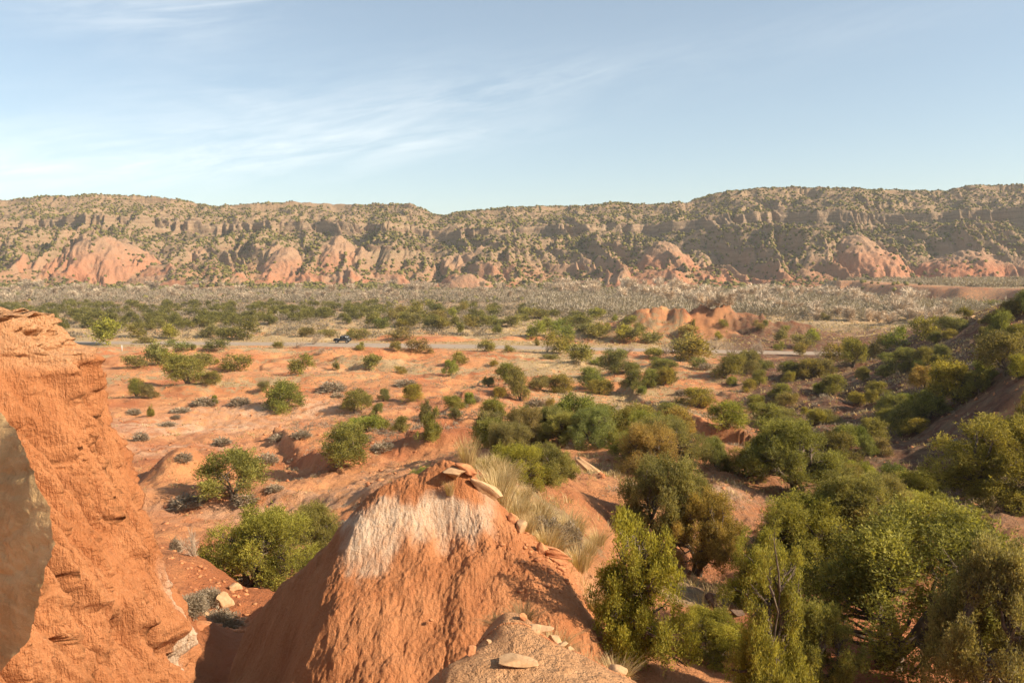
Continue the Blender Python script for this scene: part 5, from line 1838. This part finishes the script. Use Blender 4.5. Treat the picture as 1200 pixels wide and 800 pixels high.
def build_world():
    w = bpy.data.worlds.new('World')
    scene.world = w
    w.use_nodes = True
    n = Nodes(w.node_tree)
    bg = n.N['Background']
    sky = n.new('ShaderNodeTexSky', sky_type='NISHITA')
    sky.sun_disc = False
    sky.sun_elevation, sky.sun_rotation = SUN_EL, SUN_AZ
    sky.altitude, sky.air_density, sky.dust_density, sky.ozone_density = 900, 1.0, 1.6, 1.0
    d = n.new('ShaderNodeTexCoord').outputs['Generated']
    sp = n.new('ShaderNodeSeparateXYZ')
    n.L.new(d, sp.inputs[0])
    az = n.math('ARCTAN2', sp.outputs[0], sp.outputs[1])
    el = n.math('ARCSINE', sp.outputs[2])
    # thin cirrus: stretched noise in azimuth and elevation, kept to the patches the sky has
    cm = n.new('ShaderNodeCombineXYZ')
    n.put(cm.inputs[0], az)
    n.put(cm.inputs[1], n.math('SUBTRACT', el, n.math('MULTIPLY', az, .18)))
    nz = n.noise(n.mapping(cm.outputs[0], (5, 26, 1)), 1.0, 7, .62, .6)
    nf = n.noise(n.mapping(cm.outputs[0], (12, 80, 1)), 1.0, 6, .6, .4)
    tot = None
    for u, v, lu, lv, tilt, amp in ((230, 178, 300, 30, .10, .55), (120, 205, 260, 16, .08, .55), (420, 172, 170, 13, .09, .45), (572, 116, 110, 17, .16, .42), (640, 100, 70, 8, .1, .2),
                                    (165, 12, 110, 40, .02, .55), (330, 125, 260, 40, .12, .28), (900, 60, 300, 30, .1, .12)):
        a0 = math.atan((u - 600) / FPX)
        e0 = math.atan((312 - v) / FPX * math.cos(a0))
        da = n.math('SUBTRACT', az, a0)
        de = n.math('SUBTRACT', n.math('SUBTRACT', el, e0), n.math('MULTIPLY', da, tilt))
        q = n.math('ADD', n.math('POWER', n.math('ABSOLUTE', n.math('DIVIDE', da, lu / FPX)), 2.0), n.math('POWER', n.math('ABSOLUTE', n.math('DIVIDE', de, lv / FPX)), 2.0))
        g = n.math('MULTIPLY', n.math('EXPONENT', n.math('MULTIPLY', q, -1.0)), amp)
        tot = g if tot is None else n.math('ADD', tot, g)
    wisp = n.math('ADD', n.math('MULTIPLY', n.ramp(nz, .30, .72), .75), n.math('MULTIPLY', n.ramp(nf, .35, .7), .35))
    cl = n.math('MULTIPLY', n.math('MULTIPLY', tot, wisp), .52, clamp=True)
    # contrail
    a0, a1 = math.atan((140 - 600) / FPX), math.atan((356 - 600) / FPX)
    e0, e1 = math.atan((312 - 27) / FPX * math.cos(a0)), math.atan((312 - 7) / FPX * math.cos(a1))
    tl = n.math('SUBTRACT', el, n.math('ADD', e0, n.math('MULTIPLY', n.math('SUBTRACT', az, a0), (e1 - e0) / (a1 - a0))))
    tr = n.math('EXPONENT', n.math('MULTIPLY', n.math('POWER', n.math('DIVIDE', tl, .0016), 2.0), -1.0))
    tr = n.math('MULTIPLY', tr, n.math('MULTIPLY', n.ramp(az, a0, a0 + .1), n.math('SUBTRACT', 1.0, n.ramp(az, a1 - .03, a1))))
    cl = n.math('ADD', cl, n.math('MULTIPLY', tr, .10), clamp=True)
    pale = n.mix(.22, sky.outputs[0], (4.6, 4.75, 4.3))
    pale = n.mix(1.0, pale, (.965, .99, .965), 'MULTIPLY')
    c = n.mix(cl, pale, (8.2, 8.2, 7.8))
    n.put(bg.inputs['Color'], c)
    bg.inputs['Strength'].default_value = .088


build_world()


def build_haze():
    m = MB()
    m.box((0, 1300, 74), (8800, 2760, 156))
    mat = bpy.data.materials.new('haze')
    mat.use_nodes = True
    n = Nodes(mat.node_tree)
    n.N.remove(n.N['Principled BSDF'])
    pv = n.new('ShaderNodeVolumePrincipled')
    pv.inputs['Color'].default_value = (.95, .93, .90, 1)
    pv.inputs['Density'].default_value = .00013
    n.L.new(pv.outputs[0], n.N['Material Output'].inputs['Volume'])
    tag(link('haze', m.mesh('haze', [mat])), 'thin pale haze hanging over the whole valley', 'haze', kind='stuff')


build_haze()
vs = scene.view_settings
vs.view_transform, vs.look, vs.gamma, vs.exposure, vs.use_curve_mapping = 'Standard', 'None', 1.0, 1.03, False
scene.cycles.max_bounces = 6
scene.cycles.diffuse_bounces = 3
scene.cycles.transparent_max_bounces = 4
scene.cycles.use_adaptive_sampling = True
scene.cycles.adaptive_threshold = .02
